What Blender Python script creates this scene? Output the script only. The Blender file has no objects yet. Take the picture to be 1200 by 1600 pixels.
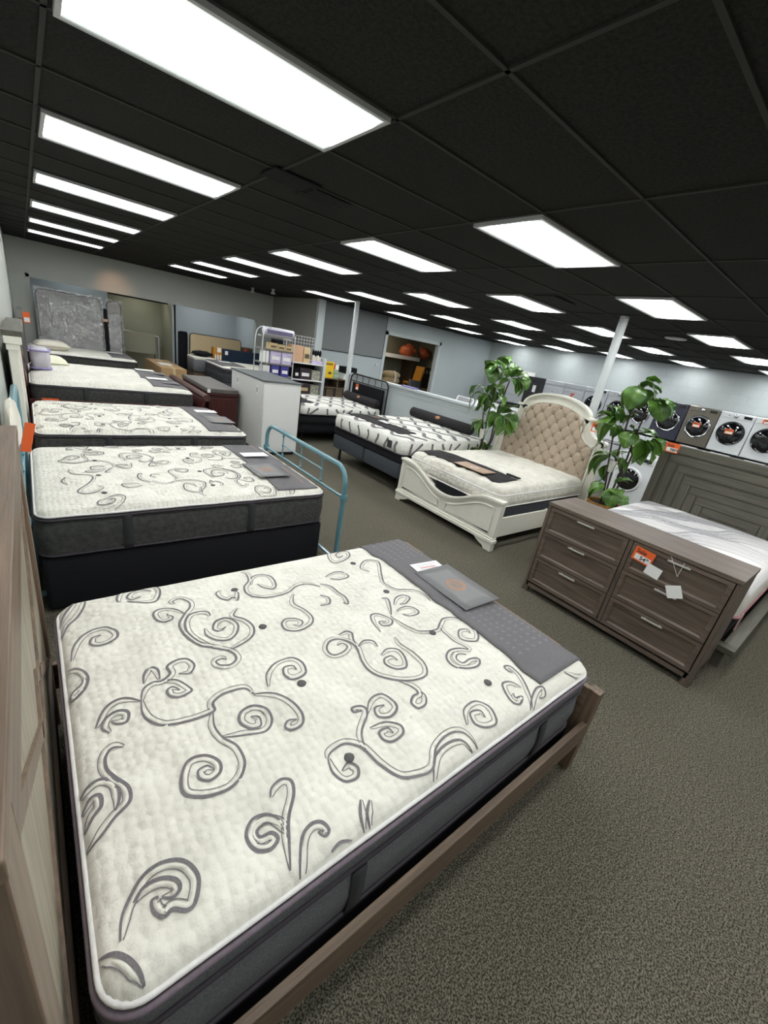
import bpy, bmesh, math, random
from mathutils import Vector, Matrix, noise
random.seed(7)
S = bpy.context.scene
COL = S.collection
PI = math.pi
# ------------------------------------------------------------------ camera
CAMX, CAMY, CAMZ = -0.17176, -1.93541, 2.01618
RX = Vector((0.77596, -0.60874, 0.16527)); RY = Vector((-0.10388, -0.38177, -0.91840)); RZ = Vector((0.62217, 0.69548, -0.35947))
FPX = 648.66
CAM = Vector((CAMX, CAMY, CAMZ))
cd = bpy.data.cameras.new('camera'); cam = bpy.data.objects.new('camera', cd); COL.objects.link(cam)
M = Matrix((RX, -RY, -RZ)).transposed().to_4x4(); M.translation = CAM
cam.matrix_world = M
cd.sensor_fit = 'VERTICAL'; cd.sensor_height = 36; cd.lens = FPX / 1600 * 36; cd.clip_start = .02; cd.clip_end = 100
S.camera = cam
# ------------------------------------------------------------------ world + exposure
w = bpy.data.worlds.new('world'); S.world = w; w.use_nodes = True
w.node_tree.nodes['Background'].inputs[0].default_value = (.6, .7, .8, 1); w.node_tree.nodes['Background'].inputs[1].default_value = .03
S.view_settings.view_transform = 'Standard'; S.view_settings.look = 'None'; S.view_settings.gamma = 1; S.view_settings.use_curve_mapping = False
S.view_settings.exposure = 0.0
LAMP = 20.0
S.cycles.max_bounces = 8; S.cycles.transparent_max_bounces = 12
HC = 2.97; F = .3048

def W(u, v, x=None, y=None, z=None):
    """the point of the room seen at (u,v) that lies on the plane x=, y= or z="""
    d = RX * ((u - 600) / FPX) + RY * ((v - 800) / FPX) + RZ
    t = (x - CAM.x) / d.x if x is not None else (y - CAM.y) / d.y if y is not None else (z - CAM.z) / d.z
    return CAM + d * t
# ------------------------------------------------------------------ materials
MATS = {}
def srgb(r, g, b):
    f = lambda c: (c / 255 / 12.92) if c / 255 <= .04045 else ((c / 255 + .055) / 1.055) ** 2.4
    return (f(r), f(g), f(b), 1)
def mat(name, col, rough=.6, metal=0, var=.0, vscale=8, bump=0, bscale=60, stretch=None, spec=.5, col2=None, coat=0, sheen=0, detail=4):
    if name in MATS: return MATS[name]
    m = bpy.data.materials.new(name); m.use_nodes = True; MATS[name] = m
    nt = m.node_tree; N = nt.nodes; L = nt.links; b = N['Principled BSDF']
    c = srgb(*col)
    b.inputs['Roughness'].default_value = rough; b.inputs['Metallic'].default_value = metal
    b.inputs['Specular IOR Level'].default_value = spec; b.inputs['Coat Weight'].default_value = coat; b.inputs['Sheen Weight'].default_value = sheen
    tc = N.new('ShaderNodeTexCoord'); mp = N.new('ShaderNodeMapping'); L.new(tc.outputs['Object'], mp.inputs[0])
    mp.inputs['Scale'].default_value = stretch or (1, 1, 1)
    n = N.new('ShaderNodeTexNoise'); L.new(mp.outputs[0], n.inputs['Vector']); n.inputs['Scale'].default_value = vscale; n.inputs['Detail'].default_value = detail
    r = N.new('ShaderNodeValToRGB'); L.new(n.outputs['Fac'], r.inputs[0])
    c2 = srgb(*col2) if col2 else tuple(x * (1 - var) for x in c[:3]) + (1,)
    r.color_ramp.elements[0].position = .3; r.color_ramp.elements[1].position = .7
    r.color_ramp.elements[0].color = c2; r.color_ramp.elements[1].color = c
    L.new(r.outputs[0], b.inputs['Base Color'])
    if bump:
        n2 = N.new('ShaderNodeTexNoise'); L.new(mp.outputs[0], n2.inputs['Vector']); n2.inputs['Scale'].default_value = bscale; n2.inputs['Detail'].default_value = 3
        bp = N.new('ShaderNodeBump'); bp.inputs['Strength'].default_value = bump; bp.inputs['Distance'].default_value = .004
        L.new(n2.outputs['Fac'], bp.inputs['Height']); L.new(bp.outputs[0], b.inputs['Normal'])
    return m
def wood(name, a, bcol, axis, scale=3, rough=.5):
    st = [14, 14, 14]; st[axis] = .8
    return mat(name, a, rough, col2=bcol, vscale=scale, stretch=tuple(st), bump=.25, bscale=scale * 4, detail=6)
def nodes(m):
    return m.node_tree.nodes, m.node_tree.links, m.node_tree.nodes['Principled BSDF']
def emis(name, col, st):
    m = bpy.data.materials.new(name); m.use_nodes = True; N, L, b = nodes(m)
    b.inputs['Base Color'].default_value = srgb(*col); b.inputs['Emission Color'].default_value = srgb(*col); b.inputs['Emission Strength'].default_value = st
    return m

# carpet
def carpet_mat():
    m = mat('carpet', (120, 115, 103), .95, col2=(56, 53, 46), vscale=150, detail=5, bump=.6, bscale=220, spec=.1)
    N, L, b = nodes(m)
    rm = [n for n in N if n.type == 'VALTORGB'][0]
    rm.color_ramp.elements[0].position = .42; rm.color_ramp.elements[1].position = .58
    n3 = N.new('ShaderNodeTexNoise'); n3.inputs['Scale'].default_value = 48; n3.inputs['Detail'].default_value = 5
    mx = N.new('ShaderNodeMix'); mx.data_type = 'RGBA'; mx.blend_type = 'MULTIPLY'; mx.inputs[0].default_value = .5
    r2 = N.new('ShaderNodeValToRGB'); r2.color_ramp.elements[0].color = (.55, .55, .5, 1); r2.color_ramp.elements[0].position = .35
    r2.color_ramp.elements[1].color = (1.2, 1.2, 1.15, 1); r2.color_ramp.elements[1].position = .65
    tc = [n for n in N if n.type == 'TEX_COORD'][0]
    L.new(tc.outputs['Object'], n3.inputs['Vector']); L.new(n3.outputs['Fac'], r2.inputs[0])
    L.new(rm.outputs[0], mx.inputs[6]); L.new(r2.outputs[0], mx.inputs[7]); L.new(mx.outputs[2], b.inputs['Base Color'])
    return m
def block_mat():
    m = mat('block_wall_paint', (164, 170, 171), .55, var=.06, vscale=1.5)
    N, L, b = nodes(m)
    tc = [n for n in N if n.type == 'TEX_COORD'][0]
    mp = N.new('ShaderNodeMapping'); mp.inputs['Rotation'].default_value = (PI / 2, 0, PI / 2)
    sx = N.new('ShaderNodeSeparateXYZ'); cx = N.new('ShaderNodeCombineXYZ')
    L.new(tc.outputs['Object'], sx.inputs[0]); L.new(sx.outputs['Y'], cx.inputs['X']); L.new(sx.outputs['Z'], cx.inputs['Y'])
    br = N.new('ShaderNodeTexBrick'); br.inputs['Scale'].default_value = 1; br.inputs['Brick Width'].default_value = .406; br.inputs['Row Height'].default_value = .203
    br.inputs['Mortar Size'].default_value = .005; br.inputs['Mortar Smooth'].default_value = .6
    br.inputs['Color1'].default_value = (1, 1, 1, 1); br.inputs['Color2'].default_value = (1, 1, 1, 1); br.inputs['Mortar'].default_value = (0, 0, 0, 1)
    L.new(cx.outputs[0], br.inputs['Vector'])
    bp = N.new('ShaderNodeBump'); bp.inputs['Strength'].default_value = .6; bp.inputs['Distance'].default_value = .008
    L.new(br.outputs['Color'], bp.inputs['Height']); L.new(bp.outputs[0], b.inputs['Normal'])
    return m
def ribbed(name, col, freq, axis, strength=.5, dist=.003, col2=None, rough=.85, diag=None):
    m = mat(name, col, rough, var=.12, vscale=30, spec=.2, col2=col2); N, L, b = nodes(m)
    tc = [n for n in N if n.type == 'TEX_COORD'][0]
    mp = N.new('ShaderNodeMapping'); L.new(tc.outputs['Object'], mp.inputs[0])
    if diag: mp.inputs['Rotation'].default_value = diag
    wv = N.new('ShaderNodeTexWave'); wv.bands_direction = axis; wv.inputs['Scale'].default_value = freq; wv.inputs['Distortion'].default_value = .12; wv.inputs['Detail Scale'].default_value = 3
    L.new(mp.outputs[0], wv.inputs['Vector'])
    bp = N.new('ShaderNodeBump'); bp.inputs['Strength'].default_value = strength; bp.inputs['Distance'].default_value = dist
    L.new(wv.outputs['Fac'], bp.inputs['Height']); L.new(bp.outputs[0], b.inputs['Normal'])
    return m
def quilt(name, col, col2, scale=34, strength=.9, dist=.0085, zs=.3):
    m = mat(name, col, .85, col2=col2, vscale=6, spec=.2, sheen=.2); N, L, b = nodes(m)
    tc = [n for n in N if n.type == 'TEX_COORD'][0]
    mp = N.new('ShaderNodeMapping'); L.new(tc.outputs['Object'], mp.inputs[0]); mp.inputs['Scale'].default_value = (1, 1, zs)
    v = N.new('ShaderNodeTexVoronoi'); v.feature = 'SMOOTH_F1'; v.inputs['Scale'].default_value = scale; v.inputs['Randomness'].default_value = .55; v.inputs['Smoothness'].default_value = .35
    L.new(mp.outputs[0], v.inputs['Vector'])
    mth = N.new('ShaderNodeMath'); mth.operation = 'MULTIPLY'; mth.inputs[1].default_value = -1; L.new(v.outputs['Distance'], mth.inputs[0])
    n2 = N.new('ShaderNodeTexNoise'); n2.inputs['Scale'].default_value = 160; L.new(mp.outputs[0], n2.inputs['Vector'])
    ad = N.new('ShaderNodeMath'); ad.operation = 'MULTIPLY_ADD'; ad.inputs[1].default_value = .15; L.new(n2.outputs['Fac'], ad.inputs[0]); L.new(mth.outputs[0], ad.inputs[2])
    bp = N.new('ShaderNodeBump'); bp.inputs['Strength'].default_value = strength; bp.inputs['Distance'].default_value = dist
    L.new(ad.outputs[0], bp.inputs['Height']); L.new(bp.outputs[0], b.inputs['Normal'])
    return m
def ceiling_mat():
    m = mat('black_acoustic_tile', (46, 46, 43), .9, col2=(32, 32, 30), vscale=60, bump=.5, bscale=80, spec=.15)
    N, L, b = nodes(m)
    rm = [n for n in N if n.type == 'VALTORGB'][0]
    tc = [n for n in N if n.type == 'TEX_COORD'][0]
    v = N.new('ShaderNodeTexVoronoi'); v.inputs['Scale'].default_value = 75; L.new(tc.outputs['Object'], v.inputs['Vector'])
    r = N.new('ShaderNodeValToRGB'); r.color_ramp.elements[0].position = .12; r.color_ramp.elements[0].color = (.15, .15, .15, 1); r.color_ramp.elements[1].position = .24
    L.new(v.outputs['Distance'], r.inputs[0])
    mx = N.new('ShaderNodeMix'); mx.data_type = 'RGBA'; mx.blend_type = 'MULTIPLY'; mx.inputs[0].default_value = .8
    L.new(rm.outputs[0], mx.inputs[6]); L.new(r.outputs[0], mx.inputs[7]); L.new(mx.outputs[2], b.inputs['Base Color'])
    return m
def plastic_film(name):
    m = bpy.data.materials.new(name); m.use_nodes = True; N, L = m.node_tree.nodes, m.node_tree.links
    out = N['Material Output']; N.remove(N['Principled BSDF'])
    t = N.new('ShaderNodeBsdfTransparent'); t.inputs[0].default_value = (.93, .95, .96, 1)
    g = N.new('ShaderNodeBsdfGlossy'); g.inputs['Roughness'].default_value = .12
    mx = N.new('ShaderNodeMixShader'); mx.inputs[0].default_value = .34
    n = N.new('ShaderNodeTexNoise'); n.inputs['Scale'].default_value = 5; n.inputs['Detail'].default_value = 5; n.inputs['Distortion'].default_value = 2.5
    tc = N.new('ShaderNodeTexCoord'); L.new(tc.outputs['Object'], n.inputs['Vector'])
    b = N.new('ShaderNodeBump'); b.inputs['Strength'].default_value = 1; b.inputs['Distance'].default_value = .08
    L.new(n.outputs['Fac'], b.inputs['Height']); L.new(b.outputs[0], g.inputs['Normal'])
    L.new(t.outputs[0], mx.inputs[1]); L.new(g.outputs[0], mx.inputs[2]); L.new(mx.outputs[0], out.inputs[0])
    MATS[name] = m
    return m

m_carpet = carpet_mat(); m_block = block_mat(); m_ceil = ceiling_mat(); m_film = plastic_film('clear_plastic_film')
m_wall = mat('grey_wall_paint', (180, 183, 178), .6, var=.05, vscale=1.2, bump=.05, bscale=120)
m_wallL = mat('light_blue_wall_paint', (170, 178, 181), .6, var=.05, vscale=1.2, bump=.05, bscale=120)
m_walld = mat('taupe_wall_paint', (140, 138, 134), .6, var=.05, vscale=1.2)
m_panel = mat('slate_panel_paint', (112, 116, 117), .55, var=.04, vscale=2)
m_trim = mat('pale_trim_paint', (180, 187, 189), .45, var=.04, vscale=3)
m_post = mat('post_paint', (196, 200, 202), .4, var=.04, vscale=3)
m_tbar = mat('black_grid_metal', (56, 56, 53), .75, var=.1, vscale=5, spec=.2)
m_khaki = mat('olive_wall_paint', (150, 150, 132), .7, var=.08, vscale=1)
m_top = quilt('white_quilted_knit', (226, 223, 213), (210, 207, 197))
m_top2 = quilt('white_quilted_knit_fan', (222, 218, 207), (202, 198, 187), 15, 1, .016, 1)
m_thread = mat('grey_embroidery_thread', (122, 116, 120), .8, var=.35, vscale=220, bump=.5, bscale=300)
m_tuftm = mat('dark_felt_tuft', (92, 90, 90), .9, var=.3, vscale=200)
m_threadl = mat('pale_embroidery_thread', (186, 182, 178), .8, var=.15, vscale=220)
m_welt = mat('white_edge_tape', (232, 229, 228), .8, var=.08, vscale=60, bump=.3, bscale=150)
m_pipe = mat('dark_plum_piping', (58, 52, 60), .7, var=.2, vscale=80)
m_pipel = mat('mauve_piping', (120, 108, 118), .75, var=.2, vscale=80)
m_border = mat('heather_grey_border_fabric', (112, 113, 115), .85, col2=(84, 85, 88), vscale=190, bump=.4, bscale=260, spec=.2)
m_border2 = ribbed('charcoal_ribbed_border', (98, 98, 95), 38, 'Z', 1, .008, (74, 75, 73))
m_strap = mat('charcoal_strap', (48, 49, 52), .8, var=.2, vscale=120, bump=.3, bscale=200)
m_runner = mat('grey_felt_runner', (114, 112, 114), .85, col2=(100, 98, 101), vscale=160, bump=.2, bscale=260, spec=.2)
m_runner2 = mat('black_felt_runner', (50, 47, 49), .85, col2=(38, 36, 39), vscale=120, bump=.2, bscale=260, spec=.2)
m_script = mat('silver_script_print', (140, 138, 140), .6)
m_copper = mat('copper_print', (196, 142, 98), .45, metal=.3)
m_card = mat('white_card', (238, 238, 236), .5)
m_brown_card = mat('tan_card', (168, 142, 122), .55, var=.05)
m_brochure = mat('grey_card', (112, 111, 113), .4, var=.03)
m_ink = mat('red_ink', (190, 80, 70), .6); m_inkd = mat('dark_ink', (40, 38, 40), .6); m_inkg = mat('grey_ink', (150, 150, 152), .6)
m_orange = mat('orange_card', (238, 104, 44), .55, var=.04)
m_taupeY = wood('weathered_taupe_wood_y', (112, 98, 87), (78, 67, 60), 1)
m_taupeX = wood('weathered_taupe_wood_x', (112, 98, 87), (78, 67, 60), 0)
m_taupeZ = wood('weathered_taupe_wood_z', (112, 98, 87), (76, 66, 59), 2)
m_hbY = wood('driftwood_brown_y', (124, 104, 86), (88, 72, 60), 1)
m_hbZ = wood('driftwood_brown_z', (124, 104, 86), (86, 70, 58), 2)
m_hbX = wood('driftwood_brown_x', (124, 104, 86), (88, 72, 60), 0)
m_hbpanel = wood('pale_driftwood_panel', (158, 150, 132), (132, 122, 106), 2)
m_greyY = wood('grey_oak_y', (94, 90, 79), (72, 69, 61), 1); m_greyZ = wood('grey_oak_z', (94, 90, 79), (72, 69, 61), 2); m_greyX = wood('grey_oak_x', (118, 114, 104), (92, 88, 80), 0)
m_maroon = wood('cherry_red_wood', (84, 36, 32), (48, 20, 20), 2, rough=.3)
m_maroonb = wood('brown_cherry_roll', (96, 66, 62), (66, 44, 42), 1, rough=.35)
m_rustic = wood('rustic_brown_wood', (108, 90, 68), (72, 58, 44), 0)
m_white = mat('antique_white_paint', (226, 223, 212), .4, var=.05, vscale=12, coat=.2)
m_whitep = mat('white_laminate', (222, 222, 220), .35, var=.02)
m_greytop = mat('slate_countertop', (92, 95, 98), .5, var=.12, vscale=40)
m_tufted = mat('oatmeal_linen', (182, 165, 146), .9, col2=(166, 149, 131), vscale=90, bump=.35, bscale=220, sheen=.3)
m_button = mat('taupe_button', (136, 116, 98), .8)
m_black = mat('black_fabric', (24, 24, 28), .85, var=.3, vscale=60, spec=.2)
m_blackm = mat('black_iron', (26, 26, 28), .4, metal=.4)
m_char = mat('charcoal_box_fabric', (62, 65, 70), .85, var=.2, vscale=100, spec=.2)
m_teal = mat('teal_enamel', (94, 140, 152), .35, var=.08, vscale=10, coat=.3)
m_steel = mat('brushed_steel', (222, 220, 214), .35, metal=.5)
m_wave = ribbed('white_ribbed_knit', (236, 235, 228), 22, 'DIAGONAL', .8, .005)
m_appw = mat('white_enamel', (226, 229, 232), .25, var=.02, coat=.4)
m_appg = mat('grey_enamel', (178, 182, 188), .3, var=.02, coat=.3)
m_navy = mat('navy_enamel', (44, 46, 66), .25, coat=.5); m_bronze = mat('bronze_steel', (120, 114, 104), .3, metal=.6)
m_glass = mat('dark_glass', (14, 14, 18), .06, coat=.6)
m_chrome = mat('chrome', (190, 192, 196), .12, metal=1)
m_leaf = mat('glossy_green_leaf', (98, 136, 52), .33, col2=(40, 82, 32), vscale=7, spec=.5, coat=.15)
m_leafr = mat('pale_leaf_rib', (150, 178, 96), .4)
m_stem = mat('dark_brown_cane', (62, 42, 36), .6, var=.4, vscale=40, bump=.4, bscale=90)
m_stemg = mat('green_stalk', (98, 122, 56), .5)
m_basket = ribbed('woven_rattan', (186, 138, 78), 30, 'Z', .8, .004, (140, 96, 48))
m_soil = mat('dark_soil', (40, 30, 24), .95, bump=.8, bscale=60)
m_cardb = mat('brown_cardboard', (178, 146, 106), .8, var=.08, vscale=10)
m_kraft = mat('pale_kraft_card', (206, 182, 140), .8, var=.06, vscale=10)
m_peach = mat('peach_card', (202, 162, 130), .8, var=.05)
m_orwood = mat('amber_wood', (196, 132, 40), .5, var=.15, vscale=12)
m_blue = mat('deep_blue_fabric', (22, 40, 62), .9, var=.2); m_vio = mat('violet_print', (70, 64, 150), .6, var=.3, vscale=30); m_lilac = mat('lilac_print', (176, 158, 200), .6, col2=(214, 206, 226), vscale=14)
m_yellow = mat('yellow_card', (238, 198, 18), .6, var=.03); m_red = mat('red_card', (206, 70, 56), .6); m_green = mat('leaf_green_card', (90, 134, 74), .6, col2=(190, 200, 180), vscale=20)
m_tan = mat('tan_ticking', (196, 176, 140), .85, var=.06, vscale=40)
m_beige = mat('beige_plush', (176, 152, 112), .9, var=.2, vscale=18, sheen=.4)
m_rust = mat('rust_orange_plastic', (206, 108, 70), .5, var=.25, vscale=9)
m_pillow = mat('cream_satin', (214, 208, 192), .45, var=.06, vscale=9, sheen=.4)
m_purple = mat('lilac_vinyl', (150, 140, 196), .35, var=.1)
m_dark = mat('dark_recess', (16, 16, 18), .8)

# ------------------------------------------------------------------ mesh builder
class MB:
    def __init__(s): s.v = []; s.f = []; s.m = []; s.sm = []; s.mi = 0; s.smooth = False; s.T = None
    def add(s, vs, fs, smooth=None):
        o = len(s.v)
        for p in vs:
            p = Vector(p); s.v.append(tuple(s.T @ p) if s.T else tuple(p))
        for f in fs: s.f.append([o + i for i in f]); s.m.append(s.mi); s.sm.append(s.smooth if smooth is None else smooth)
        return s
    def box(s, x0, x1, y0, y1, z0, z1):
        if x0 > x1: x0, x1 = x1, x0
        if y0 > y1: y0, y1 = y1, y0
        if z0 > z1: z0, z1 = z1, z0
        v = [(x0, y0, z0), (x1, y0, z0), (x1, y1, z0), (x0, y1, z0), (x0, y0, z1), (x1, y0, z1), (x1, y1, z1), (x0, y1, z1)]
        return s.add(v, [(0, 3, 2, 1), (4, 5, 6, 7), (0, 1, 5, 4), (1, 2, 6, 5), (2, 3, 7, 6), (3, 0, 4, 7)], False)
    def tube(s, pts, r, n=8, closed=False, caps=True):
        pts = [Vector(p) for p in pts]; k = len(pts); vs = []; fs = []
        rs = r if isinstance(r, (list, tuple)) else [r] * k
        up = None
        for i, p in enumerate(pts):
            a = pts[(i - 1) % k] if (closed or i > 0) else p; b = pts[(i + 1) % k] if (closed or i < k - 1) else p
            t = (b - a).normalized() if (b - a).length > 1e-9 else Vector((0, 0, 1))
            if up is None: up = Vector((0, 0, 1)) if abs(t.z) < .9 else Vector((1, 0, 0))
            sd = t.cross(up)
            if sd.length < 1e-5: sd = t.cross(Vector((0, 1, 0)))
            sd.normalize(); up = sd.cross(t).normalized()
            for j in range(n):
                an = 2 * PI * j / n; vs.append(p + (sd * math.cos(an) + up * math.sin(an)) * rs[i])
        m = k if closed else k - 1
        for i in range(m):
            for j in range(n):
                a = i * n + j; b = i * n + (j + 1) % n; c = ((i + 1) % k) * n + (j + 1) % n; d = ((i + 1) % k) * n + j
                fs.append((a, b, c, d))
        if caps and not closed: fs.append(tuple(range(n))[::-1]); fs.append(tuple((k - 1) * n + j for j in range(n)))
        return s.add(vs, fs, True)
    def lathe(s, prof, c=(0, 0, 0), n=20, axis='z'):
        vs = []; fs = []; k = len(prof)
        for (r, h) in prof:
            for j in range(n):
                a = 2 * PI * j / n; x, y = r * math.cos(a), r * math.sin(a)
                p = (x, y, h) if axis == 'z' else (h, x, y) if axis == 'x' else (y, h, x)
                vs.append((c[0] + p[0], c[1] + p[1], c[2] + p[2]))
        for i in range(k - 1):
            for j in range(n): fs.append((i * n + j, i * n + (j + 1) % n, (i + 1) * n + (j + 1) % n, (i + 1) * n + j))
        fs.append(tuple(range(n))[::-1]); fs.append(tuple((k - 1) * n + j for j in range(n)))
        return s.add(vs, fs, True)
    def prism(s, poly, a0, a1, axis='x', smooth=False):
        """polygon in the plane across `axis`, extruded from a0 to a1; poly coords (y,z) for x, (x,z) for y, (x,y) for z"""
        def P(p, a): return (a, p[0], p[1]) if axis == 'x' else (p[0], a, p[1]) if axis == 'y' else (p[0], p[1], a)
        k = len(poly); vs = [P(p, a0) for p in poly] + [P(p, a1) for p in poly]
        fs = [(i, (i + 1) % k, k + (i + 1) % k, k + i) for i in range(k)] + [tuple(range(k))[::-1], tuple(range(k, 2 * k))]
        return s.add(vs, fs, smooth)
    def band(s, inner, outer, a0, a1, axis='x'):
        """open strip between two polylines, extruded: a solid moulding"""
        return s.strip(inner, outer, a0, a1, axis)
    def strip(s, A, B, a0, a1, axis='x'):
        def P(p, a): return (a, p[0], p[1]) if axis == 'x' else (p[0], a, p[1]) if axis == 'y' else (p[0], p[1], a)
        k = len(A); vs = [P(p, a0) for p in A] + [P(p, a0) for p in B] + [P(p, a1) for p in A] + [P(p, a1) for p in B]; fs = []
        for i in range(k - 1):
            fs += [(i, i + 1, k + i + 1, k + i), (2 * k + i, 3 * k + i, 3 * k + i + 1, 2 * k + i + 1), (i, 2 * k + i, 2 * k + i + 1, i + 1), (k + i, k + i + 1, 3 * k + i + 1, 3 * k + i)]
        fs += [(0, k, 3 * k, 2 * k), (k - 1, 3 * k - 1, 4 * k - 1, 2 * k - 1)]
        return s.add(vs, fs, False)
    def grid(s, nx, ny, fn, smooth=True):
        vs = [fn(i / nx, j / ny) for j in range(ny + 1) for i in range(nx + 1)]
        fs = [(j * (nx + 1) + i, j * (nx + 1) + i + 1, (j + 1) * (nx + 1) + i + 1, (j + 1) * (nx + 1) + i) for j in range(ny) for i in range(nx)]
        return s.add(vs, fs, smooth)
    def ball(s, c, r, sx=1, sy=1, sz=1, n=12, k=8, fn=None):
        vs = []; fs = []
        for i in range(k + 1):
            t = PI * i / k
            for j in range(n):
                a = 2 * PI * j / n; d = Vector((math.sin(t) * math.cos(a), math.sin(t) * math.sin(a), math.cos(t)))
                q = r * (fn(d) if fn else 1)
                vs.append((c[0] + d.x * q * sx, c[1] + d.y * q * sy, c[2] + d.z * q * sz))
        for i in range(k):
            for j in range(n): fs.append((i * n + j, (i + 1) * n + j, (i + 1) * n + (j + 1) % n, i * n + (j + 1) % n))
        return s.add(vs, fs, True)
    def ribbon(s, pts, wd, nrm=(0, 0, 1)):
        pts = [Vector(p) for p in pts]; k = len(pts); vs = []; fs = []
        nrm = Vector(nrm)
        for i, p in enumerate(pts):
            t = pts[min(i + 1, k - 1)] - pts[max(i - 1, 0)]
            sd = t.cross(nrm); sd = sd.normalized() if sd.length > 1e-9 else Vector((1, 0, 0))
            wv = (wd(i / (k - 1)) if callable(wd) else wd) / 2
            vs += [p - sd * wv, p + sd * wv]
        for i in range(k - 1): fs.append((2 * i, 2 * i + 1, 2 * i + 3, 2 * i + 2))
        return s.add(vs, fs, True)
    def rounded(s, L, Wd, R, rings, nc=6, cap0=True, cap1=True, c=(0, 0)):
        """stack of rounded rectangles; rings = [(z, outward offset)]"""
        vs = []; fs = []; n = 0
        for (z, o) in rings:
            l = rr(L + 2 * o, Wd + 2 * o, max(R + o, .004), nc); n = len(l)
            vs += [(c[0] + x, c[1] + y, z) for x, y in l]
        for i in range(len(rings) - 1):
            for j in range(n): fs.append((i * n + j, i * n + (j + 1) % n, (i + 1) * n + (j + 1) % n, (i + 1) * n + j))
        if cap0: fs.append(tuple(range(n))[::-1])
        if cap1: fs.append(tuple((len(rings) - 1) * n + j for j in range(n)))
        return s.add(vs, fs, True)
    def build(s, name, mats, parent=None, loc=None, bev=0, sharp=None):
        me = bpy.data.meshes.new(name); me.from_pydata(s.v, [], s.f)
        if not isinstance(mats, (list, tuple)): mats = [mats]
        for m in mats: me.materials.append(m)
        me.polygons.foreach_set('material_index', s.m); me.polygons.foreach_set('use_smooth', s.sm); me.update()
        bm = bmesh.new(); bm.from_mesh(me); bmesh.ops.recalc_face_normals(bm, faces=bm.faces); bm.to_mesh(me); bm.free()
        try: me.set_sharp_from_angle(angle=math.radians(50))
        except Exception: pass
        o = bpy.data.objects.new(name, me); COL.objects.link(o)
        if parent: o.parent = parent
        if loc: o.location = loc
        if bev:
            b = o.modifiers.new('bevel', 'BEVEL'); b.width = bev; b.segments = 2; b.limit_method = 'ANGLE'; b.angle_limit = math.radians(40)
        return o
def rr(L, Wd, R, nc=6):
    pts = []
    for (cx, cy, a0) in ((L / 2 - R, Wd / 2 - R, 0), (-L / 2 + R, Wd / 2 - R, PI / 2), (-L / 2 + R, -Wd / 2 + R, PI), (L / 2 - R, -Wd / 2 + R, 1.5 * PI)):
        for i in range(nc + 1):
            a = a0 + PI / 2 * i / nc; pts.append((cx + R * math.cos(a), cy + R * math.sin(a)))
    return pts
def spline(pts, n=8, closed=False):
    P = [Vector(p) for p in pts]; out = []; k = len(P)
    for i in range(k - 1):
        p0, p1, p2, p3 = P[max(i - 1, 0)], P[i], P[i + 1], P[min(i + 2, k - 1)]
        for j in range(n):
            t = j / n
            out.append(.5 * ((2 * p1) + (p2 - p0) * t + (2 * p0 - 5 * p1 + 4 * p2 - p3) * t * t + (3 * p1 - p0 - 3 * p2 + p3) * t ** 3))
    out.append(P[-1]); return out
def B(*b):
    m = MB()
    for q in b: m.box(*q)
    return m
def tag(o, label=None, cat=None, group=None, kind=None):
    if label: o['label'] = label
    if cat: o['category'] = cat
    if group: o['group'] = group
    if kind: o['kind'] = kind
    return o
def thing(name, label, cat, loc=(0, 0, 0), rz=0, group=None):
    o = bpy.data.objects.new(name, None); COL.objects.link(o); o.location = loc; o.rotation_euler = (0, 0, rz); o.empty_display_size = .1
    return tag(o, label, cat, group)
def struct(name, mb, m, bev=0):
    return tag(mb.build(name, m, bev=bev), kind='structure')
def copy_tree(o, parent=None):
    c = o.copy(); COL.objects.link(c)
    if parent: c.parent = parent
    for ch in list(o.children): copy_tree(ch, c)
    return c
def rot(T, ax, a): return T @ Matrix.Rotation(a, 4, ax)
def text(s, size, m, parent, loc, mtx, name='lettering', align='LEFT', bold=0):
    c = bpy.data.curves.new(name, 'FONT'); c.body = s; c.size = size; c.align_x = align; c.offset = bold; c.extrude = .0004
    t = bpy.data.objects.new(name, c); COL.objects.link(t)
    bpy.context.view_layer.update()
    me = bpy.data.meshes.new_from_object(t); bpy.data.objects.remove(t)
    me.transform(Matrix.Translation(loc) @ mtx.to_4x4()); me.materials.clear(); me.materials.append(m)
    o = bpy.data.objects.new(name, me); COL.objects.link(o); o.parent = parent
    return o
FACE_NX = Matrix(((0, 0, -1), (-1, 0, 0), (0, 1, 0)))      # writing on a face that looks to -x (reads towards -y)
FACE_NY = Matrix(((1, 0, 0), (0, 0, -1), (0, 1, 0)))       # writing on a face that looks to -y
FACE_PX = Matrix(((0, 0, 1), (1, 0, 0), (0, 1, 0)))
FACE_UP = Matrix(((0, 1, 0), (-1, 0, 0), (0, 0, 1)))       # lying flat, reads towards -y
def sale_tag(label, loc, face, num, w=.19, h=.13, tilt=0, what='Sale'):
    t = thing('sale_tag', label, 'price tag', loc)
    R = face @ Matrix.Rotation(tilt, 3, 'Z')
    m = MB(); m.T = R.to_4x4(); m.box(-w / 2, w / 2, -h / 2, h / 2, -.0015, .0015); m.build('card', m_orange, t)
    m = MB(); m.T = R.to_4x4()
    if w > .06: m.box(-w * .38, w * .42, -h * .4, 0, .0017, .0024); m.build('price_strip', m_card, t)
    if what: text(what, min(h * .42, w * .34), m_inkd, t, R @ Vector((-w * .4, h * .1, .002)), R, bold=.0008)
    if num: text(num, h * .4, m_inkd, t, R @ Vector((-w * .12, -h * .34, .003)), R, 'price', bold=.0012)
    return t
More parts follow.
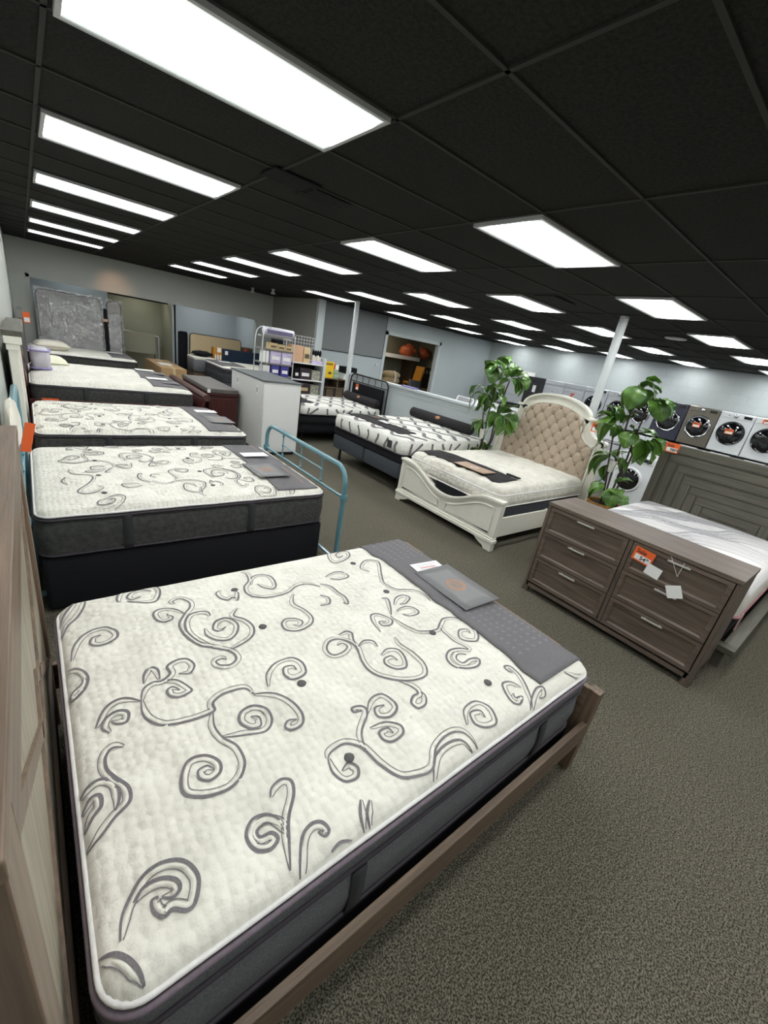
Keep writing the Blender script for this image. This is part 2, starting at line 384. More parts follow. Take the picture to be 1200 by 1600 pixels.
# ================================================================== the room
XL, XR, YF, YN = -.36, 13.65, 11.8, -5.6
struct('floor', B((XL - .1, XR + .1, YN - .1, 15, -.1, 0)), m_carpet)
struct('ceiling', B((XL - .1, XR + .1, YN - .1, 15, HC + .012, HC + .1)), m_ceil)
g = MB()
for i in range(-1, 13):
    x = i * 4 * F
    if XL < x < XR: g.box(x - .01, x + .01, YN, YF, HC + .003, HC + .02)
for j in range(-9, 20):
    y = j * 2 * F
    if YN < y < YF: g.box(XL, XR, y - .01, y + .01, HC + .003, HC + .0199)
struct('trim_1', g, m_tbar)
struct('wall_left', B((XL - .1, XL, YN, 15, 0, HC)), m_wall)
struct('wall_near', B((XL, XR, YN - .1, YN, 0, HC)), m_wall)
struct('wall_right', B((XR, XR + .1, YN, YF, 0, HC)), m_block)
# far wall of the bed bay: opening from x 0 to 5.4, 2.2 high
struct('wall_far', B((XL, .0, YF, YF + .14, 0, HC), (.0, 5.42, YF, YF + .14, 2.2, HC), (5.42, 5.95, YF, YF + .14, 0, HC)), m_wall)
struct('trim_2', B((-.07, .0, YF - .015, YF, 0, 2.27), (-.07, 5.49, YF - .015, YF, 2.2, 2.27), (5.42, 5.49, YF - .015, YF, 0, 2.2)), m_wall)
# room beyond the opening
struct('wall_back_room', B((XL, 1.62, 12.7, 12.8, 0, HC), (3.14, 6.4, 14.2, 14.3, 0, HC), (5.6, 5.7, 11.94, 14.2, 0, HC), (3.1, 3.14, 11.95, 14.2, 0, HC)), m_wallL)
struct('wall_passage', B((1.62, 3.1, 13.3, 13.4, 0, HC), (3.06, 3.1, 12.05, 13.3, 0, HC)), m_khaki)
struct('wall_partition', B((3.06, 3.14, 11.95, 12.05, 0, HC)), m_trim)
struct('trim_3', B((1.62, 3.06, 12.5, 12.55, 2.17, 2.22)), m_dark)
# side wall and the far wall of the sales floor
struct('wall_side', B((5.95, 6.06, 9.0, YF, 0, HC)), m_walld)
struct('trim_4', B((5.93, 6.13, 8.88, 9.0, 0, HC)), m_trim)
struct('wall_far_right', B((6.06, 8.55, 9.1, 9.24, 0, HC), (8.55, 10.85, 9.1, 9.24, 2.46, HC), (8.55, 10.85, 9.1, 9.24, 0, .82), (10.85, XR, 9.1, 9.24, 0, HC)), m_wallL)
struct('trim_5', B((8.45, 8.55, 9.08, 9.1, .8, 2.56), (8.45, 10.95, 9.08, 9.1, 2.46, 2.56), (10.85, 10.95, 9.08, 9.1, .8, 2.56), (8.55, 8.57, 9.1, 9.24, .82, 2.46), (10.83, 10.85, 9.1, 9.24, .82, 2.46)), m_trim)
p = thing('wall_panel', 'large slate grey panel on the far wall between the shelving and the stock room opening', 'panel', (7.3, 9.09, 1.75))
MB().box(-1.13, 1.13, -.012, 0.009, 0, 1.2).build('board', m_panel, p, bev=.003)
B((-1.145, -1.13, -.016, .009, 0, 1.2), (1.13, 1.145, -.016, .009, 0, 1.2), (-1.145, 1.145, -.016, .009, -.015, 0)).build('edge_strip', m_dark, p)
struct('wall_stock_room', B((6.9, 12.9, 12.2, 12.3, 0, HC), (12.8, 12.9, 9.24, 12.2, 0, HC), (6.9, 7.0, 9.24, 12.2, 0, HC)), m_khaki)
# half wall between the two posts
struct('wall_half', B((6.0, 6.14, 1.1, 7.05, 0, 1.31)), m_trim)
struct('trim_6', B((5.95, 6.19, 1.1, 7.1, 1.31, 1.35), (5.985, 6.0, 1.1, 7.05, 1.2, 1.225), (5.985, 6.0, 1.1, 7.05, .02, .14)), m_trim)
for i, (x, y) in enumerate(((6.14, 1.0), (5.99, 7.2))):
    t = thing('support_post', ['round white support post at the near end of the half wall, behind the white headboard', 'slim white support post at the far end of the half wall, by the iron headboard'][i], 'post', (x, y, 0), group=None)
    m = MB(); m.lathe([(.058, 0), (.058, HC - .002)], n=24); m.build('shaft', m_post, t)
    m = MB(); m.lathe([(.085, 0), (.085, .03), (.062, .05)], n=24); m.build('collar', m_post, t)
# ceiling vents, speaker, sprinklers
def lamp_mat():
    m = bpy.data.materials.new('fluorescent_diffuser'); m.use_nodes = True; N, L, b = nodes(m)
    b.inputs['Base Color'].default_value = (.8, .8, .8, 1); b.inputs['Roughness'].default_value = .3
    tc = N.new('ShaderNodeTexCoord'); sx = N.new('ShaderNodeSeparateXYZ'); L.new(tc.outputs['Object'], sx.inputs[0])
    a = N.new('ShaderNodeMath'); a.operation = 'ABSOLUTE'; L.new(sx.outputs['Y'], a.inputs[0])
    r = N.new('ShaderNodeValToRGB'); L.new(a.outputs[0], r.inputs[0]); e = r.color_ramp.elements
    e[0].position = 0; e[0].color = (.35, .35, .36, 1); e[1].position = .272; e[1].color = (.028, .031, .03, 1)
    for ps, vl in ((.07, 1), (.16, 1), (.2, .1), (.24, .042)):
        q = e.new(ps); q.color = (vl, vl, vl * 1.0, 1)
    mu = N.new('ShaderNodeVectorMath'); mu.operation = 'MULTIPLY'; mu.inputs[1].default_value = (.97, 1.0, .985); L.new(r.outputs[0], mu.inputs[0])
    L.new(mu.outputs[0], b.inputs['Emission Color']); b.inputs['Emission Strength'].default_value = LAMP
    return m
m_lamp = lamp_mat(); m_lframe = mat('lamp_frame_white', (190, 190, 192), .4)
def light(x, y, lab, grp):
    t = thing('ceiling_light', lab, 'ceiling light', (x + 2 * F, y + F, HC - .004), group=grp)
    w2, h2 = 1.85 * F, .9 * F
    m = B((-w2 - .02, w2 + .02, -h2 - .02, -h2, -.012, .012), (-w2 - .02, w2 + .02, h2, h2 + .02, -.012, .012), (-w2 - .02, -w2, -h2, h2, -.012, .012), (w2, w2 + .02, -h2, h2, -.012, .012))
    fr = m.build('frame', m_lframe, t); df = B((-w2, w2, -h2, h2, -.007, -.003)).build('diffuser', m_lamp, t)
    return t
ords = ['nearest', 'second', 'third', 'fourth', 'fifth', 'farthest']
cols = ['leftmost column, over the left row of beds', 'second column from the left', 'third column from the left', 'fourth column from the left', 'fifth column from the left', 'rightmost column by the block wall']
L0 = None
for c in range(6):
    for r in range(-2, 6):
        x, y = c * 8 * F, r * 6 * F
        if c > 1 and r == 5: continue          # beyond the far wall of the sales floor
        vis = r >= 0
        far = 4 if c > 1 else 5
        lab = '%s fluorescent ceiling light in the %s' % (ords[r] if r < far else 'farthest', cols[c]) if vis else 'fluorescent ceiling light overhead, behind the viewer, above the near end of the room'
        if L0 is None: L0 = light(x, y, lab, 'fluorescent ceiling lights'); o = L0
        else: o = copy_tree(L0)
        o.location = (x + 2 * F, y + F, HC - .004); o['label'] = lab
        if vis: o['group'] = 'fluorescent ceiling lights'
        else: o['group'] = 'ceiling lights behind the viewer'
def vent(x, y, lab, w_=.55, h_=.28):
    t = thing('ceiling_vent', lab, 'vent', (x, y, HC - .003))
    B((-w_ / 2, w_ / 2, -h_ / 2, h_ / 2, -.002, .006)).build('opening', m_dark, t)
    m = MB()
    for k in range(7):
        yy = -h_ / 2 + (k + .5) * h_ / 7; m.box(-w_ / 2, w_ / 2, yy - .004, yy + .004, -.004, -.002)
    m.build('louvre', m_black, t)
a = W(455, 282, z=HC); vent(a.x, a.y, 'black slotted vent in the ceiling between the two left columns of lights', .34, .24)
a = W(505, 310, z=HC); vent(a.x, a.y, 'faint black vent in the ceiling just behind the darker slotted vent', .34, .24)
a = W(868, 469, z=HC); vent(a.x, a.y, 'black vent in the ceiling beside the third column of lights')
a = W(1040, 545, z=HC); vent(a.x, a.y, 'black vent in the ceiling near the white round ceiling speaker', .6, .4)
t = thing('ceiling_speaker', 'white round ceiling speaker between the right-hand lights', 'speaker', tuple(W(1056, 529, z=HC - .004)))
MB().lathe([(.16, .006), (.16, -.006), (.15, -.012), (0.02, -.014)], n=28).build('grille', m_lframe, t)
for i, (u, v) in enumerate(((395, 451), (427, 453), (124, 404), (168, 408))):
    t = thing('security_sensor', ['white spotlight on the ceiling by the side wall, left of its pair', 'white spotlight on the ceiling by the side wall, right of its pair', 'small white spotlight above the bed bay opening, left of its pair', 'small white spotlight above the bed bay opening, right of its pair'][i], 'spotlight', tuple(W(u, v, z=HC - .02)))
    t.name = 'ceiling_spotlight'
    MB().lathe([(.03, .02), (.03, -.03), (.06, -.09), (.05, -.1)], n=14).build('shade', m_post, t)
    MB().lathe([(.05, .021), (.05, .012)], n=14).build('base', m_post, t)
# a warm lamp lights the wall above the opening
sp = bpy.data.lights.new('warm_spot', 'SPOT'); so = bpy.data.objects.new('warm_spot', sp); COL.objects.link(so)
so.location = (1.55, 10.9, 2.8); so.rotation_euler = (math.radians(58), 0, math.radians(-8)); sp.energy = 16; sp.color = (1, .55, .3); sp.spot_size = math.radians(62); sp.spot_blend = 1; sp.shadow_soft_size = .06
# light in the back rooms
t = thing('ceiling_light', 'single ceiling light seen through the opening in the olive passage', 'ceiling light', (2.42, 12.75, 2.31))
B((-.3, .3, -.12, .12, -.02, .02)).build('diffuser', emis('passage_lamp', (255, 252, 240), 7), t)
B((-.31, .31, -.13, .13, .02, .66)).build('housing', m_lframe, t)
for (x, y, e_, cc) in ((.9, 12.3, 6, (.9, .96, 1)), (4.4, 13, 22, (.95, .98, 1)), (10, 10.9, 20, (1, .88, .7)), (2.3, 12.6, 5, (1, 1, .9))):
    l = bpy.data.lights.new('back_room_lamp', 'AREA'); o = bpy.data.objects.new('back_room_lamp', l); COL.objects.link(o); o.location = (x, y, 2.9); l.size = .5; l.energy = e_; l.color = cc
# ================================================================== mattresses
class Matt:
    """mattress lying with its length along local x, base at local z=0"""
    def __init__(s, L, Wd, T, R=.09, edge=.05, crown=.03, tuft=.008, puff=.004, seed=0, sx=.33, sy=.3):
        s.L, s.W, s.T, s.R, s.e, s.c, s.t, s.p, s.seed, s.sx, s.sy = L, Wd, T, R, edge, crown, tuft, puff, seed, sx, sy; s.off = .003
    def dist(s, x, y):
        qx = abs(x) - (s.L / 2 - s.R); qy = abs(y) - (s.W / 2 - s.R)
        return s.R - (math.hypot(max(qx, 0), max(qy, 0)) + min(max(qx, qy), 0))
    def z(s, x, y):
        d = max(s.dist(x, y), 0); z = s.T
        if d < s.e: z -= s.e * .8 * (1 - math.sqrt(max(0, 1 - (1 - d / s.e) ** 2)))
        X, Y = 2 * x / s.L, 2 * y / s.W
        z += s.c * max(0, (1 - X ** 6)) * max(0, 1 - Y * Y * Y * Y)
        k = min(1, d / .12)
        if s.t:
            i = round(y / s.sy); off = .5 * (i % 2)
            j = round(x / s.sx - off); dx = x - (j + off) * s.sx; dy = y - i * s.sy
            z -= s.t * k * math.exp(-(dx * dx + dy * dy) / .0022)
            z += s.p * k * math.cos(2 * PI * (x / s.sx - off)) * -.5 * math.cos(2 * PI * y / s.sy)
        z += .006 * k * noise.noise(Vector((x * 3.1 + s.seed, y * 3.1, s.seed))) + .0016 * k * noise.noise(Vector((x * 26, y * 26, s.seed)))
        return z
    def clamp(s, x, y):
        cx, cy = s.L / 2 - s.R, s.W / 2 - s.R
        if abs(x) > cx and abs(y) > cy:
            dx, dy = abs(x) - cx, abs(y) - cy; h = math.hypot(dx, dy)
            if h > s.R: dx, dy = dx * s.R / h, dy * s.R / h
            x = math.copysign(cx + dx, x); y = math.copysign(cy + dy, y)
        return x, y
    def top(s, step=.02):
        nx, ny = int(s.L / step), int(s.W / step); m = MB()
        def f(a, b):
            # denser near the rim
            q = lambda t: .5 - .5 * math.cos(PI * t) if False else t
            x, y = s.clamp((q(a) - .5) * s.L, (q(b) - .5) * s.W); return (x, y, s.z(x, y))
        m.grid(nx, ny, f); return m
def drape(M_, m, pts2, wd, off=None, n=7):
    off = off or M_.off
    P = spline([(p[0], p[1], 0) for p in pts2], n)
    out = []
    for p in P:
        if M_.dist(p.x, p.y) < .006: 
            if len(out) > 3: m.ribbon(out, wd)
            out = []; continue
        out.append((p.x, p.y, M_.z(p.x, p.y) + off))
    if len(out) > 3: m.ribbon(out, wd)
ZA = lambda P: [(x / 2.2222, 880 + y / 2.2222) for x, y in P]
ZB = lambda P: [(500 + x / 2.609, 820 + y / 2.609) for x, y in P]
ZC = lambda P: [(300 + x / 2, 1000 + y / 2) for x, y in P]
SWIRL = []   # (pixel path, width)
for P in ([(296,105),(290,140),(268,170),(235,200),(212,235)], [(262,112),(240,140),(215,170),(200,205)],
  [(245,325),(250,285),(275,250),(320,225),(370,217),(405,235),(405,255),(375,272),(340,280),(312,272),(318,252),(350,243)],
  [(210,355),(260,352),(295,370),(305,395),(290,430),(258,455),(240,450),(252,430),(280,410),(290,385)],
  [(410,130),(405,110),(425,80),(480,62),(530,65),(555,85),(545,115),(500,132),(440,130)], [(525,88),(490,82),(455,92),(440,112),(460,122),(490,108)],
  [(608,140),(600,130),(625,122),(655,135),(658,155),(640,180),(622,215),(640,250),(690,285),(760,300),(800,310),(820,335),(800,358),(765,358),(750,345),(770,335),(785,340)],
  [(640,175),(600,160),(560,160),(535,172),(535,190),(560,205),(592,200),(600,188),(580,180)],
  [(730,185),(722,173),(690,172),(655,185),(642,215),(655,250),(700,280),(760,298)],
  [(825,160),(812,185),(850,200),(880,225),(875,260),(830,290),(790,305)],
  [(710,225),(715,250),(745,268),(790,272),(820,250),(825,215),(790,193),(748,200),(740,225),(765,235),(785,222)],
  [(835,25),(855,32),(862,60),(848,80),(855,105),(890,120),(940,120),(1000,105),(1025,85),(1060,75),(1111,85)],
  [(870,75),(870,50),(900,37),(940,45),(958,75),(948,90),(915,85),(892,72)],
  [(1020,110),(1020,140),(1060,165),(1085,190),(1080,215),(1040,235),(995,235),(978,215),(990,198),(1020,195),(1050,205),(1040,220),(1015,215)],
  [(765,90),(750,105),(765,122),(790,130),(810,120),(825,128),(828,105),(815,95)],
  [(330,560),(345,520),(370,490),(410,470),(450,468),(490,480)], [(380,580),(352,560),(370,525),(410,507),(445,515),(440,545),(405,552),(385,540)],
  [(490,480),(500,530),(560,562),(640,555),(740,520),(740,490),(780,457),(850,440),(880,462)],
  [(490,480),(497,440),(530,415),(560,410),(590,385),(580,360),(610,340),(650,335),(675,355),(660,380),(620,385)],
  [(555,405),(548,370),(520,362),(500,385),(498,420)],
  [(560,410),(610,405),(650,420),(665,440),(630,465),(592,465),(580,445),(600,430),(625,440)],
  [(740,520),(745,570),(775,610),(825,640),(850,700),(815,770),(740,805),(650,808),(628,760),(650,690),(710,670),(760,690),(765,725),(730,755),(695,750),(688,722),(720,705),(745,718)],
  [(880,462),(940,455),(1000,475),(1045,520),(1050,560),(1015,582),(990,570),(1000,548),(1030,545)],
  [(775,610),(850,600),(920,580),(945,540),(925,507),(880,500),(838,520),(832,555),(870,575),(905,560),(900,532),(870,535)],
  [(930,435),(925,390),(960,345),(1010,330),(1050,350),(1060,385),(1020,405),(988,395),(985,368),(1015,360),(1030,375)],
  [(428,630),(390,632),(366,660),(368,700),(400,735),(445,770),(450,820),(400,870),(350,930),(290,985)],
  [(265,800),(300,760),(350,737),(400,750),(415,800),(400,850)], [(275,850),(310,800),(345,792),(350,830),(320,865),(290,910)],
  [(415,1295),(420,1210),(450,1140),(500,1070),(570,1030),(640,1030),(688,1080),(680,1160),(650,1192),(600,1190),(570,1215),(535,1200),(525,1160),(550,1145)],
  [(460,1160),(500,1110),(560,1086),(610,1092),(625,1120),(600,1150),(560,1150)],
  [(330,1345),(390,1335),(440,1355),(480,1395),(500,1440)]): SWIRL.append(ZA(P))
for P in ([(245,490),(250,460),(280,435),(310,440),(318,480),(303,550),(305,620),(310,705)],
  [(303,600),(290,570),(240,537),(190,550),(170,600),(200,645),(245,645),(270,612),(250,590),(215,600),(205,578),(235,560),(280,575),(300,610)],
  [(345,740),(340,680),(345,610),(370,570),(405,560),(430,580),(420,600),(395,590)],
  [(425,370),(435,350),(475,325),(520,330),(545,345),(590,385),(650,418),(700,415),(755,390),(765,330),(800,290),(850,282),(900,320)],
  [(765,435),(760,365),(790,322),(840,303),(885,330)], [(545,345),(530,290),(547,230),(530,210),(500,215),(505,228),(530,225)],
  [(547,230),(555,190),(590,171),(625,190),(640,215),(620,240),(582,240),(570,215),(600,205)],
  [(555,275),(600,257),(650,265),(660,290),(630,315),(597,310),(585,287),(610,275),(630,290)],
  [(425,370),(440,410),(480,433),(520,415),(520,385),(490,375),(470,400)],
  [(860,260),(850,215),(890,185),(930,200),(955,245),(925,263),(887,255),(870,225),(900,215),(920,235)],
  [(528,490),(530,540),(550,585)], [(557,490),(550,530),(568,572)], [(440,640),(470,610),(530,595)]): SWIRL.append(ZC(P))
for P in ([(130,80),(100,85),(60,90),(32,110),(45,140),(90,145),(120,127),(115,102),(85,100),(65,115),(80,130),(95,120)],
  [(200,195),(165,180),(172,155),(200,143),(240,155),(250,200),(270,240),(310,265),(380,268),(430,290),(450,310)], [(330,200),(370,215),(385,240)],
  [(20,215),(60,195),(100,200),(115,215),(80,227),(40,225)], [(0,245),(50,255),(95,285),(115,325),(92,322)], [(0,290),(35,300),(38,325),(0,332)],
  [(270,395),(240,400),(258,415),(290,410),(290,385),(240,367),(207,372),(212,400),(245,440)], [(290,365),(340,410),(400,435),(470,433),(485,410),(500,387),(540,380),(600,392),(640,440),(640,475),(600,475),(567,455),(567,432),(600,430),(612,445)],
  [(250,303),(275,305),(288,340),(292,362)], [(300,330),(307,302),(335,288),(365,300),(350,323),(325,328)], [(310,350),(350,336),(390,347),(400,365),(365,375),(337,365)],
  [(485,410),(500,440),(560,478),(602,512),(570,507),(527,517),(515,547),(550,580),(600,588),(645,575),(648,550),(612,550),(582,565),(555,550),(562,532),(595,535)],
  [(305,462),(330,490),(380,520),(425,565),(435,610),(400,633),(330,638),(250,625),(200,600),(170,560),(150,510),(120,482),(80,467),(42,477),(27,508),(50,533),(90,525),(110,502),(90,487),(70,497)],
  [(235,500),(215,477),(177,477),(155,502)], [(247,535),(272,510),(320,512),(353,545),(350,578),(310,590),(268,575),(262,550),(290,537),(318,550)],
  [(320,640),(378,665),(398,688),(378,703),(372,730),(400,748),(430,733),(430,700),(412,682)],
  [(75,442),(105,430),(130,442),(135,470),(150,505)],
  [(785,602),(762,592),(752,577),(780,577),(820,612),(860,680),(882,750)], [(822,655),(780,637),(747,642),(750,665),(785,710),(820,718),(828,690),(800,695),(792,680)], [(870,750),(867,700),(885,657),(913,650),(925,678),(902,690)], [(1000,590),(1050,600),(1095,583)]): SWIRL.append(ZB(P))
DOTS = ZB([(135,158),(270,275),(458,445),(685,640),(120,940)]) + ZA([(815,90),(912,223),(1047,420)])
BX, BY, BZ0 = .84, -.655, .34
BT = .38
SW = []
for P in SWIRL:
    SW.append([(q.x - BX, q.y - BY) for q in (W(u, v, z=.745) for u, v in P)])
DT = [(q.x - BX, q.y - BY) for q in (W(u, v, z=.745) for u, v in DOTS)]
def taper(a): return lambda t: a * (.45 + .75 * math.sin(PI * min(1, max(0, t))) ** .7)
def swirl_mattress(label, loc, L, Wd, T, pillow, straps, seed, step, grp=None, dx=0, dy=0, rotp=False, crown=.03, thread=True, name='mattress', border=None, tuft=.015):
    t = thing(name, label, 'mattress', loc, group=grp)
    mt = Matt(L, Wd, T, crown=crown, seed=seed, tuft=tuft)
    mt.off = .0022 if step < .015 else .0045
    m = mt.top(step); mats = [m_top, m_thread, m_top]
    if thread:
        for P in SW:
            Q = [(-x * .97 + dx, -y + dy) if rotp else (x + dx, y + dy) for x, y in P]
            cxm = sum(q[0] for q in Q) / len(Q); cym = sum(q[1] for q in Q) / len(Q)
            m.mi = 1; drape(mt, m, Q, taper(.0085))
            S_ = spline([(x, y, 0) for x, y in Q], 5); sg = 1 if sum(S_[i].cross(S_[i + 1]).z for i in range(len(S_) - 1)) - (cxm * (Q[-1][1] - Q[0][1]) - cym * (Q[-1][0] - Q[0][0])) < 0 else -1
            def para(d):
                o_ = []
                for i in range(len(S_)):
                    tn = S_[min(i + 1, len(S_) - 1)] - S_[max(i - 1, 0)]; tn = tn.normalized() if tn.length > 0 else tn
                    dd = d * min(1, i / 6 + .3, (len(S_) - 1 - i) / 6 + .1)
                    o_.append((S_[i].x + tn.y * dd * sg, S_[i].y - tn.x * dd * sg))
                return o_
            m.mi = 1; drape(mt, m, para(.019), .0028, n=1)
            if step < .015 or True:
                c_ = [(x, y) for x, y in para(.0095) if mt.dist(x, y) > .015]
                if len(c_) > 3: m.mi = 2; m.tube([(x, y, mt.z(x, y) - .005) for x, y in c_], [.0082 * min(1, .3 + i / 8, .3 + (len(c_) - 1 - i) / 8) for i in range(len(c_))], 8)
    m.build('top_panel', mats, t)
    for (x, y) in DT:
        d = MB()
        if rotp: x, y = -x + dx, -y + dy
        else: x, y = x + dx, y + dy
        if mt.dist(x, y) > .05 and thread: d.ball((x, y, mt.z(x, y) + .001), .019, 1, 1, .28, 14, 6, lambda v: 1 + .12 * noise.noise(v * 4)); d.build('tuft', m_tuftm, t)
    zt = T - .04
    # edge tape and piping loops follow the rim
    def loop(z, off, r, nm, mt_): 
        pts = [(x, y, z + .003 * noise.noise(Vector((x * 6, y * 6, z * 9)))) for x, y in rr(L + 2 * off, Wd + 2 * off, .09 + off, 8)]
        # subdivide straight runs
        out = []
        for i in range(len(pts)):
            a, b = Vector(pts[i]), Vector(pts[(i + 1) % len(pts)]); k = max(1, int((b - a).length / .06))
            for j in range(k):
                q = a.lerp(b, j / k); q.z = z + .004 * noise.noise(Vector((q.x * 5, q.y * 5, z * 9 + seed))); out.append(q)
        return MB().tube(out, r, 8, closed=True).build(nm, mt_, t)
    loop(zt + .006, -.002, .0075, 'edge_tape', m_welt)
    loop(zt - .016, .006, .0095, 'piping', m_pipel if pillow else m_pipe)
    bmat = border or (m_border if pillow else m_border2)
    if pillow:
        zb = T - .14
        MB().rounded(L, Wd, .09, [(zb, -.012), (zb + .012, .004), ((zb + zt) / 2 - .01, .012), (zt - .02, .004), (zt, -.006)], cap0=True, cap1=False).build('pillow_border', border or m_border, t)
        loop(zb + .004, .004, .01, 'piping', m_pipe); zt2 = zb - .012
        loop(zt2, -.002, .008, 'piping', m_pipe)
    else: zt2 = zt - .008
    MB().rounded(L, Wd, .09, [(.0, -.02), (.012, .0), (zt2 * .5, .014), (zt2 - .01, .004), (zt2 + .004, -.01)], cap0=True, cap1=True).build('border', bmat, t)
    loop(.016, .004, .009, 'piping', m_pipe)
    for sx in straps:
        for sgn in (-1, 1):
            m = MB(); y = sgn * (Wd / 2 + .008)
            m.grid(1, 8, lambda a, b: (sx + (a - .5) * .055, y + sgn * (.008 * math.sin(PI * b) + .0025), .014 + b * (zt2 - .016)), True)
            o = m.build('strap', m_strap, t); md = o.modifiers.new('solid', 'SOLIDIFY'); md.thickness = .004; md.offset = 0
    return t, mt
def runner_on(mt, base, label, x0, x1, y0, y1, m_, cat='bed runner', drop_foot=0, drop_y=0, script=False, grp=None, copper=False, wav=.0, rx=None, step=.03):
    """cloth strip lying over the mattress across its width (local coords of the mattress)"""
    t = thing('bed_runner', label, cat, base, group=grp)
    nx, ny = max(6, int((x1 - x0) / step)), int((y1 - y0) / step)
    def f(a, b):
        x, y = x0 + (x1 - x0) * a, y0 + (y1 - y0) * b
        x += wav * a * math.sin(y * 9 + 1) * .5
        z = mt.z(*mt.clamp(x, y)) + .005
        lx = mt.L / 2 + .012; ly = mt.W / 2 + .012
        if x > lx: z -= (x - lx); x = lx + .004
        if y < -ly: z -= (-y - ly); y = -ly - .004
        return (x, y, z)
    m = MB(); m.grid(nx, ny, f)
    o = m.build('cloth', m_, t); md = o.modifiers.new('solid', 'SOLIDIFY'); md.thickness = .005; md.offset = 1
    if script:
        m = MB(); wv_ = x1 - x0
        rows = 5; 
        for i in range(rows):
            xx = x0 + wv_ * (.16 + .13 * i); y = y0 + .16
            while y < y1 - .08:
                if not (y0 + .6 < y < y0 + 1.12):
                    pts = [(xx + .011 * math.cos(q * .9 + i), y + .003 * q + .009 * math.sin(q * .9), 0) for q in range(8)]
                    m.ribbon([(p[0], p[1], mt.z(*mt.clamp(p[0], p[1])) + .0125) for p in spline(pts, 3)], .0022)
                y += .038
        m.build('script_print', m_script, t)
    if copper:
        m = MB()
        for (a, b) in ((y0 + .12, y0 + .58), (y1 - .3, y1 - .05)):
            pts = []; k = 0
            yy = a
            while yy < b:
                pts.append((x1 - .085 + .007 * math.sin(k * 2.1) * math.sin(k * .7) - .0 * yy, yy, 0)); yy += .011; k += 1
            m.ribbon([(p[0], p[1], mt.z(*mt.clamp(p[0], p[1])) + .013) for p in spline(pts, 3)], .004)
        m.build('copper_lettering', m_copper, t)
    return t
def emblem(m, c, r, nrm='z', z=0):
    """ring with a sprig: brochure mark"""
    for q, w_ in ((1, .05), (.9, .025), (.68, .05)):
        m.ribbon([(c[0] + r * q * math.cos(a * PI / 18), c[1] + r * q * math.sin(a * PI / 18), z) for a in range(37)], r * w_ * 1.4)
    for k in range(20):
        a = k * PI / 10 + .1
        m.ribbon([(c[0] + r * q * math.cos(a + .03 * j), c[1] + r * q * math.sin(a + .03 * j), z) for j, q in enumerate((.74, .79, .84))], r * .05)
    for sgn in (-1, 1):
        m.ribbon([(p.x, p.y, z) for p in spline([(c[0] - r * .25, c[1] + sgn * r * .4, 0), (c[0] + r * .1, c[1] + sgn * r * .25, 0), (c[0] + r * .3, c[1], 0), (c[0] + .02 * r, c[1] - sgn * r * .15, 0)], 5)], r * .07)
def brochure_on(mt, base, label, x, y, wx, wy, m_, tilt=0, mark=True, grp=None, ink=m_copper, lift=.0):
    t = thing('brochure', label, 'brochure', (base[0] + x, base[1] + y, base[2] + mt.z(x, y) + .013 + lift), tilt, grp)
    m = MB(); m.grid(4, 6, lambda a, b: ((a - .5) * wx, (b - .5) * wy, .006 * (1 - b) ** 2 + .003)); o = m.build('folder', m_, t)
    md = o.modifiers.new('solid', 'SOLIDIFY'); md.thickness = .004; md.offset = 0
    if mark:
        m = MB(); emblem(m, (0, 0), wx * .2, z=.0085); m.build('emblem', ink, t)
    return t
def card_on(mt, base, label, x, y, wx, wy, tilt=0, lift=.0, prints=True):
    t = thing('price_card', label, 'card', (base[0] + x, base[1] + y, base[2] + mt.z(x, y) + .022 + lift), tilt)
    B((-wx / 2, wx / 2, -wy / 2, wy / 2, 0, .0015)).build('card', m_card, t)
    if prints:
        m = MB()
        for i in range(5): m.box(-wx * .36, wx * .36 - .02 * (i % 2), -wy * .3 + i * wy * .14, -wy * .3 + i * wy * .14 + .004, .0016, .002)
        m.build('print', m_inkg, t)
        B((-wx * .3, wx * .25, -wy * .06, wy * .02, .0021, .0024)).build('red_print', m_ink, t)
    return t
def box_base(name, label, cat, loc, L, Wd, H, m_, leg=0, split=False, rz=0, R=.06, legm=None):
    t = thing(name, label, cat, loc, rz)
    parts = [(-L / 2, L / 2, -Wd / 2, Wd / 2)] if not split else [(-L / 2, L / 2, -Wd / 2, -.006), (-L / 2, L / 2, .006, Wd / 2)]
    for (a, b, c, d) in parts:
        MB().rounded(b - a, d - c, R, [(leg, -.02), (leg + .015, 0), (leg + H - .015, 0), (leg + H, -.015)], c=((a + b) / 2, (c + d) / 2)).build('box', m_, t)
    if leg:
        for x in (-L / 2 + .12, 0, L / 2 - .12):
            for y in (-Wd / 2 + .12, Wd / 2 - .12): MB().lathe([(.025, 0), (.02, leg + .01)], (x, y, 0), 12).build('leg', legm or m_blackm, t)
    return t
# ================================================================== near bed
t = thing('wooden_bed', 'driftwood brown wooden bed frame of the nearest bed, with panelled headboard and low rails', 'bed', (BX, BY, 0))
def L_(x0, x1, y0, y1, z0, z1): return (x0 - BX, x1 - BX, y0 - BY, y1 - BY, z0, z1)
hx0, hx1 = -.285, -.245; y0, y1 = -1.55, .22; HT = 1.50
B(L_(hx0, hx1, y0, y0 + .1, 0, HT - .035)).build('post', m_hbZ, t, bev=.003); B(L_(hx0, hx1, y1 - .1, y1, 0, HT - .035)).build('post', m_hbZ, t, bev=.003)
B(L_(hx0 - .02, hx1 + .003, y0 - .01, y1 + .005, HT - .035, HT)).build('cap_rail', m_hbY, t, bev=.003)
B(L_(hx0, hx1, y0 + .1, y1 - .1, HT - .14, HT - .035)).build('top_rail', m_hbY, t, bev=.002); B(L_(hx0, hx1, y0 + .1, y1 - .1, .3, .42)).build('bottom_rail', m_hbY, t, bev=.002)
B(L_(hx0 + .008, hx1 - .014, y0 + .1, y1 - .1, .42, HT - .14)).build('panel', m_hbpanel, t)
